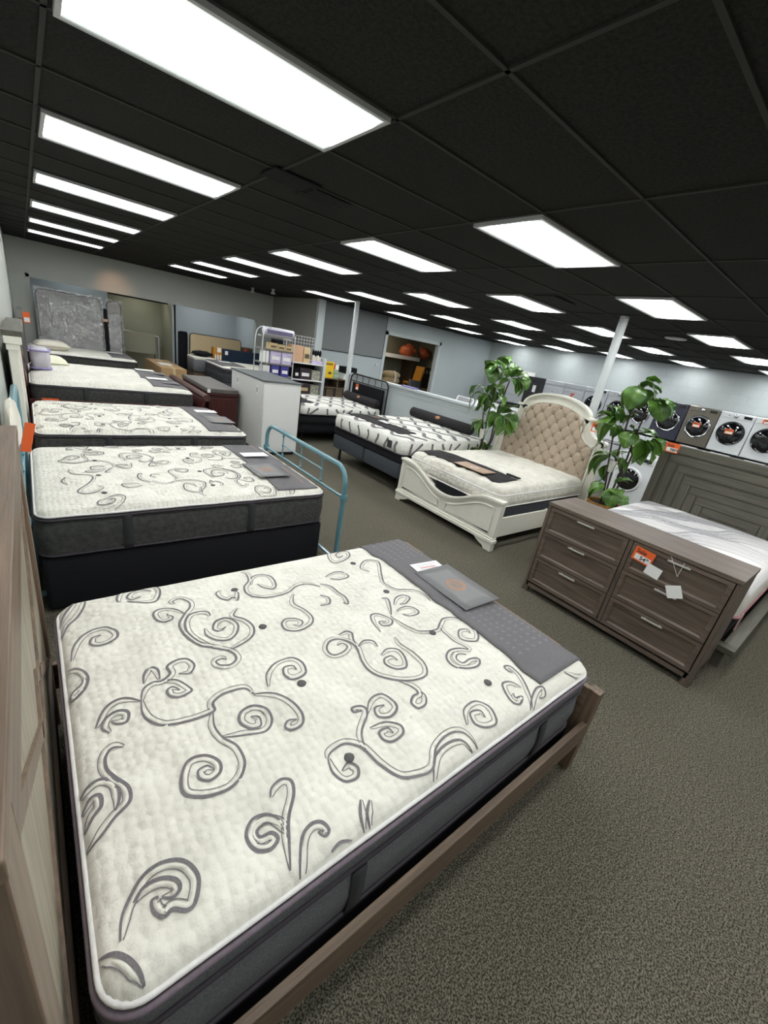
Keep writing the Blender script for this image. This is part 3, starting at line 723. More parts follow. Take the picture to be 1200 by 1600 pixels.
for (ya, za, yb2, zb_) in ((.10, 1.36, -.665, .80), (.10, .42, -.665, .98), (-1.43, 1.36, -.665, .80), (-1.43, .42, -.665, .98)):   # crossing battens of the headboard
    MB().prism([(ya - BY, za - .025), (ya - BY, za + .025), (yb2 - BY, zb_ + .025), (yb2 - BY, zb_ - .025)], hx1 - .014 - BX, hx1 - .006 - BX).build('batten', m_hbY, t)
for (ya, yb2) in ((y1 - .13, y1 - .1), (y0 + .1, y0 + .13)): B(L_(hx1 - .014, hx1 - .004, ya, yb2, .42, HT - .14)).build('moulding', m_hbZ, t)
ry0 = -1.485
B(L_(hx1, 1.94, ry0, ry0 + .03, .20, .35)).build('side_rail', m_hbX, t, bev=.003); B(L_(hx1, 1.94, .15, .18, .20, .35)).build('side_rail', m_hbX, t, bev=.003)
B(L_(1.94, 1.975, ry0 + .06, .14, .12, .545)).build('footboard', m_hbY, t, bev=.003)
for y in (ry0, .13): B(L_(1.94, 2.0, y, y + .06, 0, .55)).build('leg', m_hbZ, t, bev=.003)
m = MB()
for i in range(10): B((-.1 + i * .21 - BX, -.02 + i * .21 - BX, ry0 + .031 - BY, .149 - BY, .18, .195)).build('slat', m_hbY, t)
box_base('box_spring', 'charcoal box spring hidden under the nearest mattress', 'box spring', (BX - .01, BY, .2), 2.1, 1.53, .13, m_black, R=.02)
base = (BX, BY, BZ0)
mb1, mt1 = swirl_mattress('nearest white swirl-embroidered pillow top mattress on the driftwood bed frame', base, 2.08, 1.53, BT, True, (-.40, .64), 1, .0125)
runner_on(mt1, base, 'grey felt runner across the foot of the nearest mattress', .635, 1.11, -.70, .80, m_runner, script=True, copper=True, wav=.012)
a = W(712, 915, z=.76); brochure_on(mt1, base, 'grey folder with a copper ring emblem on the runner of the nearest mattress', a.x - BX, a.y - BY, .30, .44, m_brochure, tilt=-.02, lift=.004)
a = W(669, 886, z=.76); card_on(mt1, base, 'small white printed card on the runner of the nearest mattress', a.x - BX, a.y - BY, .22, .115, -.1, lift=.006)
# ================================================================== second bed (teal metal)
def tealbed():
    cx, cy = .82, 1.89
    t = thing('metal_bed', 'teal blue metal bed frame with curved tube ends, second bed from the viewer', 'bed', (cx, cy, 0))
    def arch(x, zt, ya, yb, nm, zl, R=.16):
        g = []
        for k in range(9): a = PI - k * PI / 16; g.append((x - cx, ya + R + R * math.cos(a) - cy, zt - R + R * math.sin(a)))
        h = [(p[0], 2 * ((ya + yb) / 2 - cy) - p[1], p[2]) for p in g][::-1]
        MB().tube([(x - cx, ya - cy, 0)] + [(x - cx, ya - cy, zt - R - .05)] + g + h + [(x - cx, yb - cy, zt - R - .05), (x - cx, yb - cy, 0)], .022, 12).build(nm, m_teal, t)
        MB().tube([(x - cx, ya - cy, zl), (x - cx, yb - cy, zl)], .012, 10).build('lower_rail', m_teal, t)
        n = 4
        for i in range(1, n):
            y = ya + (yb - ya) * i / n - cy
            z0_, z1_ = zl, zt - .01
            m = MB(); m.tube([(x - cx, y, z0_), (x - cx, y, z1_)], .0075, 8)
            for zz in (z0_ + .03, (z0_ + z1_) / 2, z1_ - .03): m.ball((x - cx, y, zz), .015, 1, 1, 1, 10, 6)
            m.build('spindle', m_teal, t)
        MB().tube([(x - cx, ya + (yb - ya) / n - cy, (zl + zt) / 2), (x - cx, yb - (yb - ya) / n - cy, (zl + zt) / 2)], .0075, 8).build('middle_rail', m_teal, t)
        for y in (ya, yb):
            MB().lathe([(.03, zl - .03), (.034, zl - .01), (.034, zl + .01), (.03, zl + .03)], (x - cx, y - cy, 0), 14).build('collar', m_teal, t)
    arch(1.93, .98, 1.0, 2.72, 'foot_arch', .70); arch(-.3, 1.25, 1.0, 2.72, 'head_arch', .75)
    for y in (1.3, 2.45): B((-.3 - cx, 1.93 - cx, y - cy, y + .03 - cy, .04, .07)).build('side_rail', m_teal, t)
    for x in (-.3, 1.93): B((x - .012 - cx, x + .012 - cx, 1.0 - cy, 2.72 - cy, .045, .065)).build('end_rail', m_teal, t)
tealbed()
b2 = (.785, 1.90, .41)
box_base('box_spring', 'black box spring under the second mattress, inside the teal bed frame', 'box spring', (.785, 1.90, .02), 2.07, 1.53, .385, m_black, R=.03)
mb2, mt2 = swirl_mattress('second white swirl-embroidered mattress with charcoal ribbed sides, in the teal bed frame', b2, 2.08, 1.53, .325, False, (-.55, .33), 2, .02, crown=.035, rotp=True, dx=-.22)
runner_on(mt2, b2, 'grey felt runner across the foot of the second mattress, beside the teal tube footboard', .58, .97, -.72, .755, m_runner, copper=True, wav=.015)
a = W(418, 735, z=.78); brochure_on(mt2, b2, 'grey folder with copper emblem on the runner of the second mattress', a.x - .80, a.y - 1.90, .30, .42, m_brochure, lift=.004)
a = W(399, 713, z=.78); card_on(mt2, b2, 'blank white card on the runner of the second mattress', a.x - .80, a.y - 1.90, .26, .13, 0, lift=.01, prints=False)
# third bed
b3 = (.83, 3.93, .43)
box_base('box_spring', 'dark box spring under the third mattress from the viewer', 'box spring', (.83, 3.93, 0), 2.03, 1.53, .27, m_black, leg=.16)
mb3, mt3 = swirl_mattress('third swirl-embroidered mattress from the viewer, between the teal bed and the cherry sleigh bed', b3, 2.08, 1.53, .32, False, (-.45, .4), 3, .025, crown=.035, rotp=False, dx=-.15)
runner_on(mt3, b3, 'grey felt runner across the foot of the third mattress', .58, .98, -.72, .755, m_runner, copper=True)
a = W(342, 656, z=.79); brochure_on(mt3, b3, 'grey folder on the runner of the third mattress', a.x - .83, a.y - 3.93, .30, .42, m_brochure)
a = W(321, 643, z=.79); card_on(mt3, b3, 'blank white card on the runner of the third mattress', a.x - .83, a.y - 3.93, .28, .16, 0, lift=.008, prints=False)
t = thing('headboard', 'white column headboard with a grey wood cap, standing behind the third bed', 'headboard', (-.29, 3.78, 0))
B((-.05, .09, -.93, .88, 1.61, 1.655)).build('cap', m_greyY, t, bev=.004)
for y in (-.86, .81):
    MB().box(-.02, .04, y - .045, y + .045, 0, 1.5).build('column', m_white, t, bev=.003)
    B((-.03, .055, y - .06, y + .06, 1.5, 1.55), (-.04, .075, y - .07, y + .07, 1.55, 1.61)).build('capital', m_white, t, bev=.003)
B((-.01, .02, -.815, .765, .3, 1.5)).build('panel', m_white, t)
# cherry sleigh bed with the split mattress
t = thing('sleigh_bed', 'dark cherry red sleigh bed frame around the fourth bed', 'bed', (.84, 6.32, 0))
def sleigh(x, sgn, zt, nm):
    pts = [(x - .84, .15), (x - .84 - sgn * .03, zt * .55), (x - .84 - sgn * .0, zt * .8), (x - .84 + sgn * .05, zt - .05)]
    P = spline([(p[0], 0, p[1]) for p in pts], 5)
    A = [(p.x - .022, p.z) for p in P]; Bq = [(p.x + .022, p.z) for p in P]
    MB().strip(A, Bq, -1.1, 1.1, 'y').build(nm, m_maroon, t)
    MB().tube([(x - .84 + sgn * .055, -1.12, zt - .045), (x - .84 + sgn * .055, 1.12, zt - .045)], .055, 14).build('roll', m_maroonb if sgn > 0 else m_maroon, t)
    for y in (-1.1, 1.04): B((x - .84 - .05, x - .84 + .05, y, y + .06, 0, zt * .6)).build('leg', m_maroon, t, bev=.004)
sleigh(-.285, -1, 1.38, 'headboard'); sleigh(1.93, 1, .86, 'footboard')
for y in (-1.09, 1.06): B((-.285 - .84, 1.93 - .84, y, y + .03, .42, .66)).build('side_rail', m_maroon, t, bev=.003)
for i, (yc_, wd) in enumerate(((5.83, .98), (6.83, .98))):
    bb = (.80, yc_, .60)
    box_base('box_spring', ['charcoal box spring under the nearer half of the split mattress', 'charcoal box spring under the farther half of the split mattress'][i], 'box spring', (.80, yc_, 0), 2.03, .96, .36, m_char, leg=.24)
    mbx, mtx = swirl_mattress(['nearer half of the split mattress in the cherry sleigh bed, with charcoal side', 'farther half of the split mattress in the cherry sleigh bed, pillow at its head'][i], bb, 2.03, .975, .27, False, (-.42, .33), 5 + i, .03, crown=.06, thread=False, tuft=.0)
    # grey leaf-vein print
    m = MB(); rnd = random.Random(i)
    for k in range(90):
        x, y = rnd.uniform(-.95, .5), rnd.uniform(-.45, .45)
        if mtx.dist(x, y) > .06: m.ribbon([(x + .05 * q, y + .022 * q * (1 if k % 2 else -1), mtx.z(x + .05 * q, y + .02 * q) + .002) for q in range(3)], .006)
    m.build('vein_print', m_threadl, mbx)
    runner_on(mtx, bb, ['grey felt runner across the nearer half of the split mattress', 'grey felt runner across the farther half of the split mattress'][i], .45, .97, -.40 if i == 0 else -.49, .49, m_runner)
    a = W(*((251, 592) if i == 0 else (212, 575)), z=.93)
    card_on(mtx, bb, ['white card on the runner of the nearer half of the split mattress', 'white card on the runner of the farther half of the split mattress'][i], .62, .16, .3, .2, 0, prints=False)
    brochure_on(mtx, bb, ['grey folder on the runner of the nearer half of the split mattress', 'grey folder on the runner of the farther half of the split mattress'][i], .76, -.08, .26, .32, m_brochure, ink=m_script)
# fifth bed
b5 = (.80, 10.62, .53)
box_base('box_spring', 'taupe box spring under the farthest bed of the left row', 'box spring', (.80, 10.62, 0), 2.0, 1.46, .35, m_char, leg=.18)
mb5, mt5 = swirl_mattress('farthest mattress of the left row, in front of the plastic-wrapped mattress', b5, 2.0, 1.46, .26, False, (), 9, .035, crown=.02, thread=False, tuft=0)
runner_on(mt5, b5, 'grey felt runner across the farthest mattress of the left row', .5, .95, -.6, .7, m_runner)
card_on(mt5, b5, 'white card on the runner of the farthest left mattress', .66, .25, .35, .2, prints=False)
t = thing('headboard', 'grey nailhead upholstered headboard against the left wall behind the farthest bed', 'headboard', (-.26, 10.6, 0))
MB().prism([(-.85, 0), (.85, 0), (.85, 1.4)] + [(.85 - .17 * k, 1.4 + .16 * math.sin(PI * k / 10) ** .6) for k in range(1, 10)] + [(-.85, 1.4)], -.03, .05).build('panel', mat('slate_linen', (112, 110, 108), .9, var=.1, vscale=60), t)
m = MB()
for k in range(40): m.ball((.052, -.78, .7 + k * .018), .005, n=6, k=4); 
for k in range(60): m.ball((.052, -.78 + k * .0265, 1.38), .006, n=6, k=4)
m.build('nailhead_trim', m_blackm, t)
sale_tag('orange sale tag on the grey nailhead headboard by the left wall', (-.15, 9.70, 1.42), FACE_NY, '', .11, .2, what='')
# pillows
def pillow(label, loc, L, Wd, H, rz, m_):
    t = thing('pillow', label, 'pillow', loc, rz)
    m = MB()
    def f(sg):
        return lambda a, b: ((a - .5) * L * (1 - .08 * math.sin(PI * b)), (b - .5) * Wd * (1 - .08 * math.sin(PI * a)), H / 2 + sg * H / 2 * (max(0, 1 - (2 * a - 1) ** 4) * max(0, 1 - (2 * b - 1) ** 4)) ** .5)
    m.grid(16, 12, f(1)); m.grid(16, 12, f(-1)); m.build('cushion', m_, t)
    c = [((a - .5) * L, (b - .5) * Wd, H / 2) for a, b in ((0, 0), (1, 0), (1, 1), (0, 1))]
    m = MB(); e = []
    for i in range(4):
        for k in range(8):
            q = Vector(c[i]).lerp(Vector(c[(i + 1) % 4]), k / 8); s_ = 1 - .08 * math.sin(PI * k / 8)
            e.append((q.x * (s_ if i % 2 else 1), q.y * (1 if i % 2 else s_), q.z))
    m.tube(e, .006, 6, closed=True); m.build('seam_piping', m_, t)
    return t
a = W(72, 545, z=.88); pillow('cream pillow on the farthest mattress of the left row', (.22, 10.25, .80), .62, .42, .2, .1, m_pillow)
pillow('ivory pillow at the head of the split mattress, half hidden by the lilac pillow bag', (.08, 6.95, .86), .4, .5, .18, .1, mat('ivory_satin', (226, 224, 198), .45, var=.04, sheen=.3))
t = thing('pillow_bag', 'clear lilac-edged zip bag holding a new pillow at the head of the split mattress', 'bag', (-.06, 6.45, .9))
MB().rounded(.22, .46, .05, [(0, -.02), (.02, 0), (.16, .01), (.27, 0), (.30, -.03)]).build('pouch', mat('pale_bagged_pillow', (196, 192, 200), .35, var=.1, vscale=9), t)
for z in (.02, .27): MB().tube([(x, y, z) for x, y in rr(.24, .48, .06, 5)], .012, 6, closed=True).build('vinyl_band', m_purple, t)
# white throw over the teal head arch
t = thing('mattress_bag', 'white bagged bundle hanging on the teal headboard at the left edge', 'bundle', (-.3, 1.35, 1.12))
MB().ball((0, .1, .1), .12, .35, 2.6, 1.2, 16, 12, lambda d: 1 + .12 * noise.noise(d * 3)).build('bundle', m_pillow, t)
t.children[0].name = 'sack'
sale_tag('orange sale tag hanging at the far corner of the nearest headboard', (-.214, .25, 1.445), FACE_NY @ Matrix.Rotation(.3, 3, 'Y'), '', .035, .12, tilt=-.25, what='')
sale_tag('small orange tag lying along the cherry side rail of the sleigh bed', (-.02, 5.19, .66), FACE_NY, '', .18, .05, what='')
# plastic-wrapped mattresses leaning in the opening
def wrapped(label, x0, x1, y, z0, z1, rx=.05, mt_=None, sw=True):
    L, Hh = x1 - x0, z1 - z0
    t = thing('wrapped_mattress', label, 'mattress', ((x0 + x1) / 2, y, z0)); t.rotation_euler = (-rx, 0, 0)
    m = MB(); m.T = Matrix.Rotation(PI / 2, 4, 'X')
    m.rounded(L, Hh, .12, [(-.13, -.03), (-.11, 0), (.11, 0), (.13, -.03)], c=(0, Hh / 2)); m.build('mattress_body', mt_ or mat('wrapped_grey_quilt', (176, 172, 168), .8, col2=(150, 148, 150), vscale=5), t)
    m = MB(); m.T = Matrix.Rotation(PI / 2, 4, 'X')
    m.tube([(x, Hh / 2 + yy, .118) for x, yy in rr(L - .02, Hh - .02, .12)], .012, 6, closed=True); m.build('piping', m_pipe, t)
    if sw:
        m = MB(); rnd = random.Random(4)
        for P in SW[::2]:
            Q = [(x * .78 * L / 1.6, -.134, Hh / 2 + yy * .9 * Hh / 1.6) for x, yy in P]
            if all(abs(q[0]) < L / 2 - .06 and .06 < q[2] < Hh - .06 for q in Q): m.ribbon(spline(Q, 4), .009, (0, -1, 0))
        m.build('swirl_embroidery', m_thread, t)
    m = MB()
    def f(a, b):
        q = Vector((a * 5, b * 5, x0)); 
        return (-L / 2 - .03 + a * (L + .06), -.16 - .03 * abs(noise.noise(q * 1.2)) - .018 * abs(noise.noise(q * 3.3 + Vector((9, 0, 0)))), -.01 + b * (Hh + .05) + (.02 * noise.noise(q * 3) if b > .98 else 0))
    m.grid(90, 70, f); m.grid(40, 2, lambda a, b: (-L / 2 - .03 + a * (L + .06), -.155 + b * .3, Hh + .04 + .02 * noise.noise(Vector((a * 14, b * 3, 1)))))
    m.grid(2, 20, lambda a, b: (L / 2 + .03, -.155 + a * .3, -.01 + b * (Hh + .05)))
    m.build('plastic_cover', m_film, t)
    return t
wrapped('large grey swirl mattress in clear plastic, leaning upright behind the farthest left bed', .06, 1.33, 11.55, .02, 2.0)
wrapped('narrow grey mattress in clear plastic, leaning right of the larger wrapped mattress', 1.45, 1.76, 11.6, .02, 2.0, sw=False)
t = thing('rolled_mat', 'black strapped roll squeezed between the two plastic-wrapped mattresses', 'roll', (1.395, 11.5, 0))
MB().lathe([(.05, 0), (.055, 1.0), (.045, 1.78), (.02, 1.8)], n=14).build('roll', m_black, t); t.children[0].name = 'rolled_pad'
MB().lathe([(.058, 1.5), (.058, 1.56)], n=14).build('strap', m_peach, t)
# grey partition board and cardboard box behind
t = thing('room_divider', 'plain olive grey board standing in the opening of the passage', 'board', (2.26, 12.35, 0))
B((-.42, .42, -.02, .02, .78, 1.32)).build('board', m_khaki, t, bev=.004)
for x in (-.4, .4): B((x - .015, x + .015, -.015, .015, 0, 1.3)).build('leg', m_greyZ, t)
t = thing('handrail', 'white painted handrail in the olive passage', 'handrail', (2.2, 13.22, 0))
MB().tube([(-.5, 0, 1.3), (.65, 0, 1.22), (.75, 0, 1.22)], .025, 8).build('rail', m_post, t)
for x in (-.45, .75): B((x - .02, x + .02, -.02, .07, 0, 1.22)).build('bracket', m_post, t)
a = W(252, 574, z=.72)
t = thing('cardboard_box', 'long brown cardboard box on the floor beyond the split mattress', 'box', (a.x, a.y, 0))
B((0, .58, 0, 1.9, .02, .72)).build('carton', m_cardb, t, bev=.004)
B((.26, .32, -.002, 1.902, .0, .7225)).build('packing_tape', m_kraft, t)
B((.12, .42, .6, 1.1, .7225, .724)).build('shipping_label', m_card, t); B((-.002, 0, .15, .4, .2, .5)).build('paper_label', m_card, t)
# slabs against the wall beyond
def slab(label, x0, x1, y, z0, z1, m_, th=.16, edge=None, R=.08, nm='box_spring', cat='box spring', rx=.06, leg=True):
    t = thing(nm, label, cat, ((x0 + x1) / 2, y, z0)); t.rotation_euler = (-rx, 0, 0)
    m = MB(); m.T = Matrix.Rotation(PI / 2, 4, 'X'); L, Hh = x1 - x0, z1 - z0
    m.rounded(L, Hh, R, [(-th / 2, -.02), (-th / 2 + .02, 0), (th / 2 - .02, 0), (th / 2, -.02)], c=(0, Hh / 2)); m.build('cover', m_, t)
    m = MB(); m.T = Matrix.Rotation(PI / 2, 4, 'X'); m.tube([(x, Hh / 2 + yy, th / 2 - .02) for x, yy in rr(L, Hh, R)], .012, 6, closed=True); m.build('piping', edge or m_black, t)
    return t
slab('black box spring on edge, leftmost of the slabs against the back wall', 3.15, 3.36, 11.7, .0, 1.54, m_black, th=.2, R=.05, rx=0)
slab('tan-faced box spring on edge, in front of the black one', 3.40, 4.86, 11.55, .0, 1.54, m_tan, th=.12, rx=0)
# beds in the middle distance
def midbed(label, lab2, x0, x1, y0, y1, z0, z1, zb, mm, bm_=None):
    cx, cy = (x0 + x1) / 2, (y0 + y1) / 2
    box_base('box_spring', lab2, 'box spring', (cx, cy, 0), x1 - x0, y1 - y0, z0 - .02 - .1, m_char, leg=.1)
    return swirl_mattress(label, (cx, cy, z0 - .02), x1 - x0, y1 - y0, z1 - z0 + .02, True, (), 11, .04, crown=.02, thread=False, tuft=0, border=m_char)
a = W(350, 573, z=1.0)
mb7, mt7 = midbed('grey-sided white mattress behind the white cabinet with a dark runner', 'dark grey box spring under the mattress behind the white cabinet', a.x, a.x + 2.0, a.y, a.y + 1.5, .66, 1.0, .2, None)
b7 = tuple(mb7.location)
runner_on(mt7, b7, 'dark runner on the mattress behind the white cabinet', -.98, -.4, -.6, .75, m_runner)
card_on(mt7, b7, 'white card on the dark runner behind the white cabinet', -.7, .1, .3, .25, prints=False)
t = thing('mattress', 'grey mattress with a white top stripe, left of the one behind the white cabinet', 'mattress', (3.47, 10.62, .60))
MB().rounded(.6, .70, .08, [(.03, -.02), (.05, 0), (.33, 0), (.35, -.02)]).build('border', m_border, t)
MB().rounded(.6, .70, .08, [(.35, -.01), (.37, .0), (.40, 0), (.42, -.04)]).build('top_panel', m_top, t)
t = thing('nightstand', 'rustic brown low cabinet under the grey mattress with the white top stripe', 'cabinet', (3.47, 10.62, 0)); t.name = 'low_cabinet'
B((-.29, .29, -.34, .34, .04, .615)).build('body', m_rustic, t, bev=.01); B((-.27, .27, -.3, .3, 0, .04)).build('plinth', m_dark, t)
B((-.302, -.29, -.32, .32, .1, .56)).build('door', m_rustic, t, bev=.004)
t = thing('folded_blanket', 'folded navy blanket heaped on the grey mattress', 'blanket', (3.5, 10.7, 1.01))
MB().ball((0, 0, .08), .10, 2.6, 2.6, .7, 20, 12, lambda d: 1 + .25 * noise.noise(d * 2.2)).build('cloth', m_black, t)
# navy headboard/sofa back with amber slatted crate
a = W(350, 546, y=9.0); c_ = W(410, 556, y=9.0)
t = thing('sofa', 'dark navy sofa back beyond the mattress behind the white cabinet', 'sofa', (4.03, 10.62, 0))
B((0, 1.3, 0, .14, .0, 1.29)).build('backrest', m_blue, t, bev=.02); B((.16, 1.14, .141, .6, .12, .45)).build('seat', m_blue, t, bev=.03)
for x in (0, 1.15): B((x, x + .15, .141, .6, .0, .65)).build('armrest', m_blue, t, bev=.02)
B((.06, .14, -.004, 0, 1.14, 1.24)).build('paper_label', m_card, t)
t = thing('crate', 'amber wood crate with white bottles standing left of the navy sofa', 'crate', (3.79, 10.66, 0))
B((0, .23, 0, .2, .8, 1.30)).build('back_board', m_orwood, t, bev=.004); B((0, .04, 0, .2, 0, .8), (.19, .23, 0, .2, 0, .8)).build('leg', m_orwood, t)
B((.1, .2, -.004, .0, 1.18, 1.3)).build('paper_label', m_card, t)
for x in (.05, .115, .18): MB().lathe([(.02, .9), (.022, 1.08), (.012, 1.12)], (x, -.03, 0), 10).build('bottle', m_card, t)
t = thing('nightstand', 'small brown wooden cabinet with a red tag against the pale wall of the room beyond', 'cabinet', (5.1, 12.2, 0))
B((0, .42, 0, .4, .05, 1.32)).build('body', m_rustic, t, bev=.004)
for k in range(3): B((.02, .4, -.012, 0, .15 + k * .4, .5 + k * .4)).build('drawer', m_rustic, t, bev=.003)
B((.12, .22, -.018, -.013, 1.18, 1.28)).build('paper_tag', m_red, t)
# cherry chest with grey slab top
t = thing('chest', 'dark cherry red chest under a grey slab, at the foot of the sleigh bed', 'chest', (2.1, 5.55, 0))
B((.02, .5, .02, 1.55, .0, .80)).build('body', m_maroon, t, bev=.004)
B((-.0, .52, 0, 1.57, .80, .85)).build('top_moulding', m_maroon, t, bev=.01); B((.02, .5, .0, .02, .1, .76)).build('end_panel', m_maroon, t, bev=.004)
t = thing('display_slab', 'flat grey leather-look slab lying on the cherry chest', 'slab', (2.09, 5.54, .85))
B((0, .53, 0, 1.6, .0, .075)).build('cushion', mat('grey_leatherette', (92, 86, 84), .5, var=.08), t, bev=.012)
B((-.0, .05, -.003, 0, .005, .065)).build('paper_label', m_card, t)
# tall white cabinet
a = W(413, 594, z=1.25); cw = .66; cl = 1.45
t = thing('cabinet', 'tall white laminate cabinet with a slate grey top in the aisle behind the teal bed', 'cabinet', (a.x, a.y, 0))
B((0, cw, 0, cl, .06, 1.225)).build('body', m_whitep, t, bev=.002); B((.03, cw - .03, .03, cl - .03, 0, .06)).build('plinth', m_dark, t)
B((-.02, cw + .02, -.02, cl + .02, 1.225, 1.25)).build('countertop', m_greytop, t, bev=.002)
B((.012, cw - .012, -.008, 0, .1, 1.19)).build('end_panel', m_whitep, t, bev=.002); B((-.008, 0, .03, cl - .02, .1, 1.21)).build('side_panel', m_whitep, t, bev=.002)
for (y, z) in ((.22, 1.08), (1.1, 1.1)):
    h = B((-.016, -.008, y - .04, y + .04, z - .09, z + .06)).build('electrical_outlet', m_card, t, bev=.003)
    B((-.02, -.016, y - .015, y - .005, z - .05, z + .02), (-.02, -.016, y + .005, y + .015, z - .05, z + .02)).build('slot', m_inkg, h)
# ================================================================== white arched bed
wx0, wx1, wy0, wy1 = 3.84, 6.0, .58, 2.36
wcx, wcy = 4.92, 1.47
t = thing('upholstered_bed', 'antique white bed frame with scooped footboard and arched tufted headboard', 'bed', (wcx, wcy, 0))
hw = (wy1 - wy0) / 2
def ztop(y):
    q = abs(y) / hw
    if q > .8: return .635
    return .41 + .225 * (0.5 - .5 * math.cos(PI * q / .8)) ** 1.1
ys = [-hw + 2 * hw * k / 48 for k in range(49)]
fx0, fx1 = -1.06, -1.015
MB().strip([(y, .14) for y in ys], [(y, ztop(y) - .03) for y in ys], fx0, fx1).build('footboard', m_white, t)
MB().strip([(y * 1.02, ztop(y) - .035) for y in ys], [(y * 1.02, ztop(y)) for y in ys], fx0 - .03, fx1 + .03).build('cap_moulding', m_white, t, bev=.006)
MB().strip([(y * 1.005, ztop(y) - .065) for y in ys], [(y * 1.005, ztop(y) - .035) for y in ys], fx0 - .015, fx1 + .015).build('cap_moulding', m_white, t, bev=.004)
B((fx0 - .03, fx1 + .02, -hw - .02, hw + .02, .10, .145)).build('base_moulding', m_white, t, bev=.008); B((fx0 - .018, fx1 + .01, -hw - .01, hw + .01, .145, .17)).build('base_moulding', m_white, t, bev=.006)
for s in (-1, 1):      # bracket feet
    P = [(s * hw * 1.01, 0), (s * hw * .9, 0), (s * hw * .87, .035), (s * hw * .8, .05), (s * hw * .74, .075), (s * hw * .7, .1), (s * hw * 1.01, .1)]
    MB().prism(P, fx0 - .02, fx1 + .01).build('foot', m_white, t, bev=.003)
    # raised panel moulding on each half
    ya, yb = s * .07, s * (hw - .09); n = 14
    T_ = [(ya + (yb - ya) * k / n, ztop(ya + (yb - ya) * k / n) - .11) for k in range(n + 1)]
    loop = [(ya, .21)] + T_ + [(yb, .21)]
    MB().tube([(fx0 - .002, p[0], p[1]) for p in loop], .011, 6, closed=True).build('panel_moulding', m_white, t)
for s in (-1, 1): B((fx0 - .012, fx1 + .03, s * (hw + .004), s * (hw - .06), .171, .6)).build('corner_post', m_white, t, bev=.006)
# headboard: arch with shoulders
def hb_out(n=24):
    L = []
    L.append((-hw, .0)); L.append((-hw, 1.18)); 
    L += [(-hw + .02, 1.3), (-hw + .10, 1.33)]
    for k in range(7): a = -PI / 2 + PI / 2 * k / 6; L.append((-hw + .10 + .20 * math.cos(a) * 1.0, 1.33 + .22 + .22 * math.sin(a)))
    L += [(-hw + .27, 1.58), (-hw + .34, 1.60)]
    r = hw - .34
    for k in range(1, n // 2 + 1): a = PI - (PI / 2) * k / (n // 2); L.append((r * math.cos(a), 1.60 + .22 * math.sin(a)))
    R_ = [(-p[0], p[1]) for p in L[:-1]][::-1]
    return L + R_
out = hb_out()
cyz = (0, .9)
def inset(P, d):
    Q = []
    for i, p in enumerate(P):
        a = Vector(P[max(i - 1, 0)]); b = Vector(P[min(i + 1, len(P) - 1)]); tn = (b - a); tn = tn.normalized() if tn.length > 0 else Vector((0, 1))
        Q.append((p[0] + tn.y * d, p[1] - tn.x * d))
    return Q
inn = inset(out, .12); inn = [(max(-hw + .12, min(hw - .12, p[0])), p[1]) for p in inn]
inn[0] = (-hw + .12, 0); inn[-1] = (hw - .12, 0)
MB().strip(inn, out, 1.03, 1.09).build('headboard_frame', m_white, t, bev=.004)
o2 = inset(out, -.012); MB().strip(inset(out, .02), o2, 1.0, 1.105).build('crown_moulding', m_white, t, bev=.006)
MB().strip(inset(inn, .012), inset(inn, -.015), 1.01, 1.04).build('inner_moulding', m_white, t, bev=.003)
for s in (-1, 1):
    MB().lathe([(.045, -.05), (.05, -.03), (.05, .03), (.045, .05)], (1.05, s * (hw - .03), 1.29), 16, 'x').build('scroll', m_white, t)
    B((.99, 1.11, s * (hw - .30) - .05, s * (hw - .30) + .05, 1.565, 1.60)).build('shoulder_block', m_white, t, bev=.005)
# tufted panel
tp = MB()
def htop(y):
    best = 0
    for i in range(len(inn) - 1):
        a, b = inn[i], inn[i + 1]
        if min(a[0], b[0]) - 1e-6 <= y <= max(a[0], b[0]) + 1e-6 and abs(b[0] - a[0]) > 1e-6:
            best = max(best, a[1] + (b[1] - a[1]) * (y - a[0]) / (b[0] - a[0]))
    return best
DY, DZ = .19, .105
def tuftd(y, z):
    i = round((z - .7) / DZ); off = .5 * (i % 2); best = 9
    d = 0
    for ii in (i - 1, i, i + 1):
        of = .5 * (ii % 2); j = round(y / DY - of)
        for jj in (j - 1, j, j + 1):
            r = math.hypot(y - (jj + of) * DY, z - (.7 + ii * DZ)); d = max(d, math.exp(-(r / .028) ** 2))
    # diagonal pleats
    u = (y / DY + (z - .7) / DZ / 2) ; v = (y / DY - (z - .7) / DZ / 2)
    pl = max(math.exp(-((u - round(u)) / .07) ** 2), math.exp(-((v - round(v)) / .07) ** 2))
    return .022 * d + .010 * pl
hi = hw - .125
def tf(a, b):
    y = -hi + 2 * hi * a; zt_ = htop(y) - .005; z = .45 + (zt_ - .45) * b
    e = min(1, min(a, 1 - a) * 2 * hi / .05, (1 - b) * (zt_ - .45) / .05); e = math.sqrt(max(0, 1 - (1 - e) ** 2))
    return (1.035 - .035 * e + tuftd(y, z) * e, y, z)
tp.grid(110, 90, tf); tp.build('tufted_panel', m_tufted, t)
for ii in range(-1, 10):
    of = .5 * (ii % 2)
    for jj in range(-6, 7):
        y = (jj + of) * DY; z = .7 + ii * DZ
        if abs(y) < hi - .05 and z < htop(y) - .05: MB().ball((1.017, y, z), .012, .5, 1, 1, 10, 6).build('button', m_button, t)
for s in (-1, 1):
    MB().box(-1.03, 1.04, s * (hw - .02) - .012, s * (hw - .02) + .012, .17, .42).build('side_rail', m_white, t, bev=.003)
for s in (-1,): 
    m = MB(); m.box(.02, .06, -hw + .0, -hw + .045, .38, .425); m.tube([(.04, -hw - .012, .40), (.05, -hw - .03, .37), (.05, -hw - .03, .33), (.035, -hw - .02, .31)], .009, 8); m.build('retainer_clip', m_steel, t)
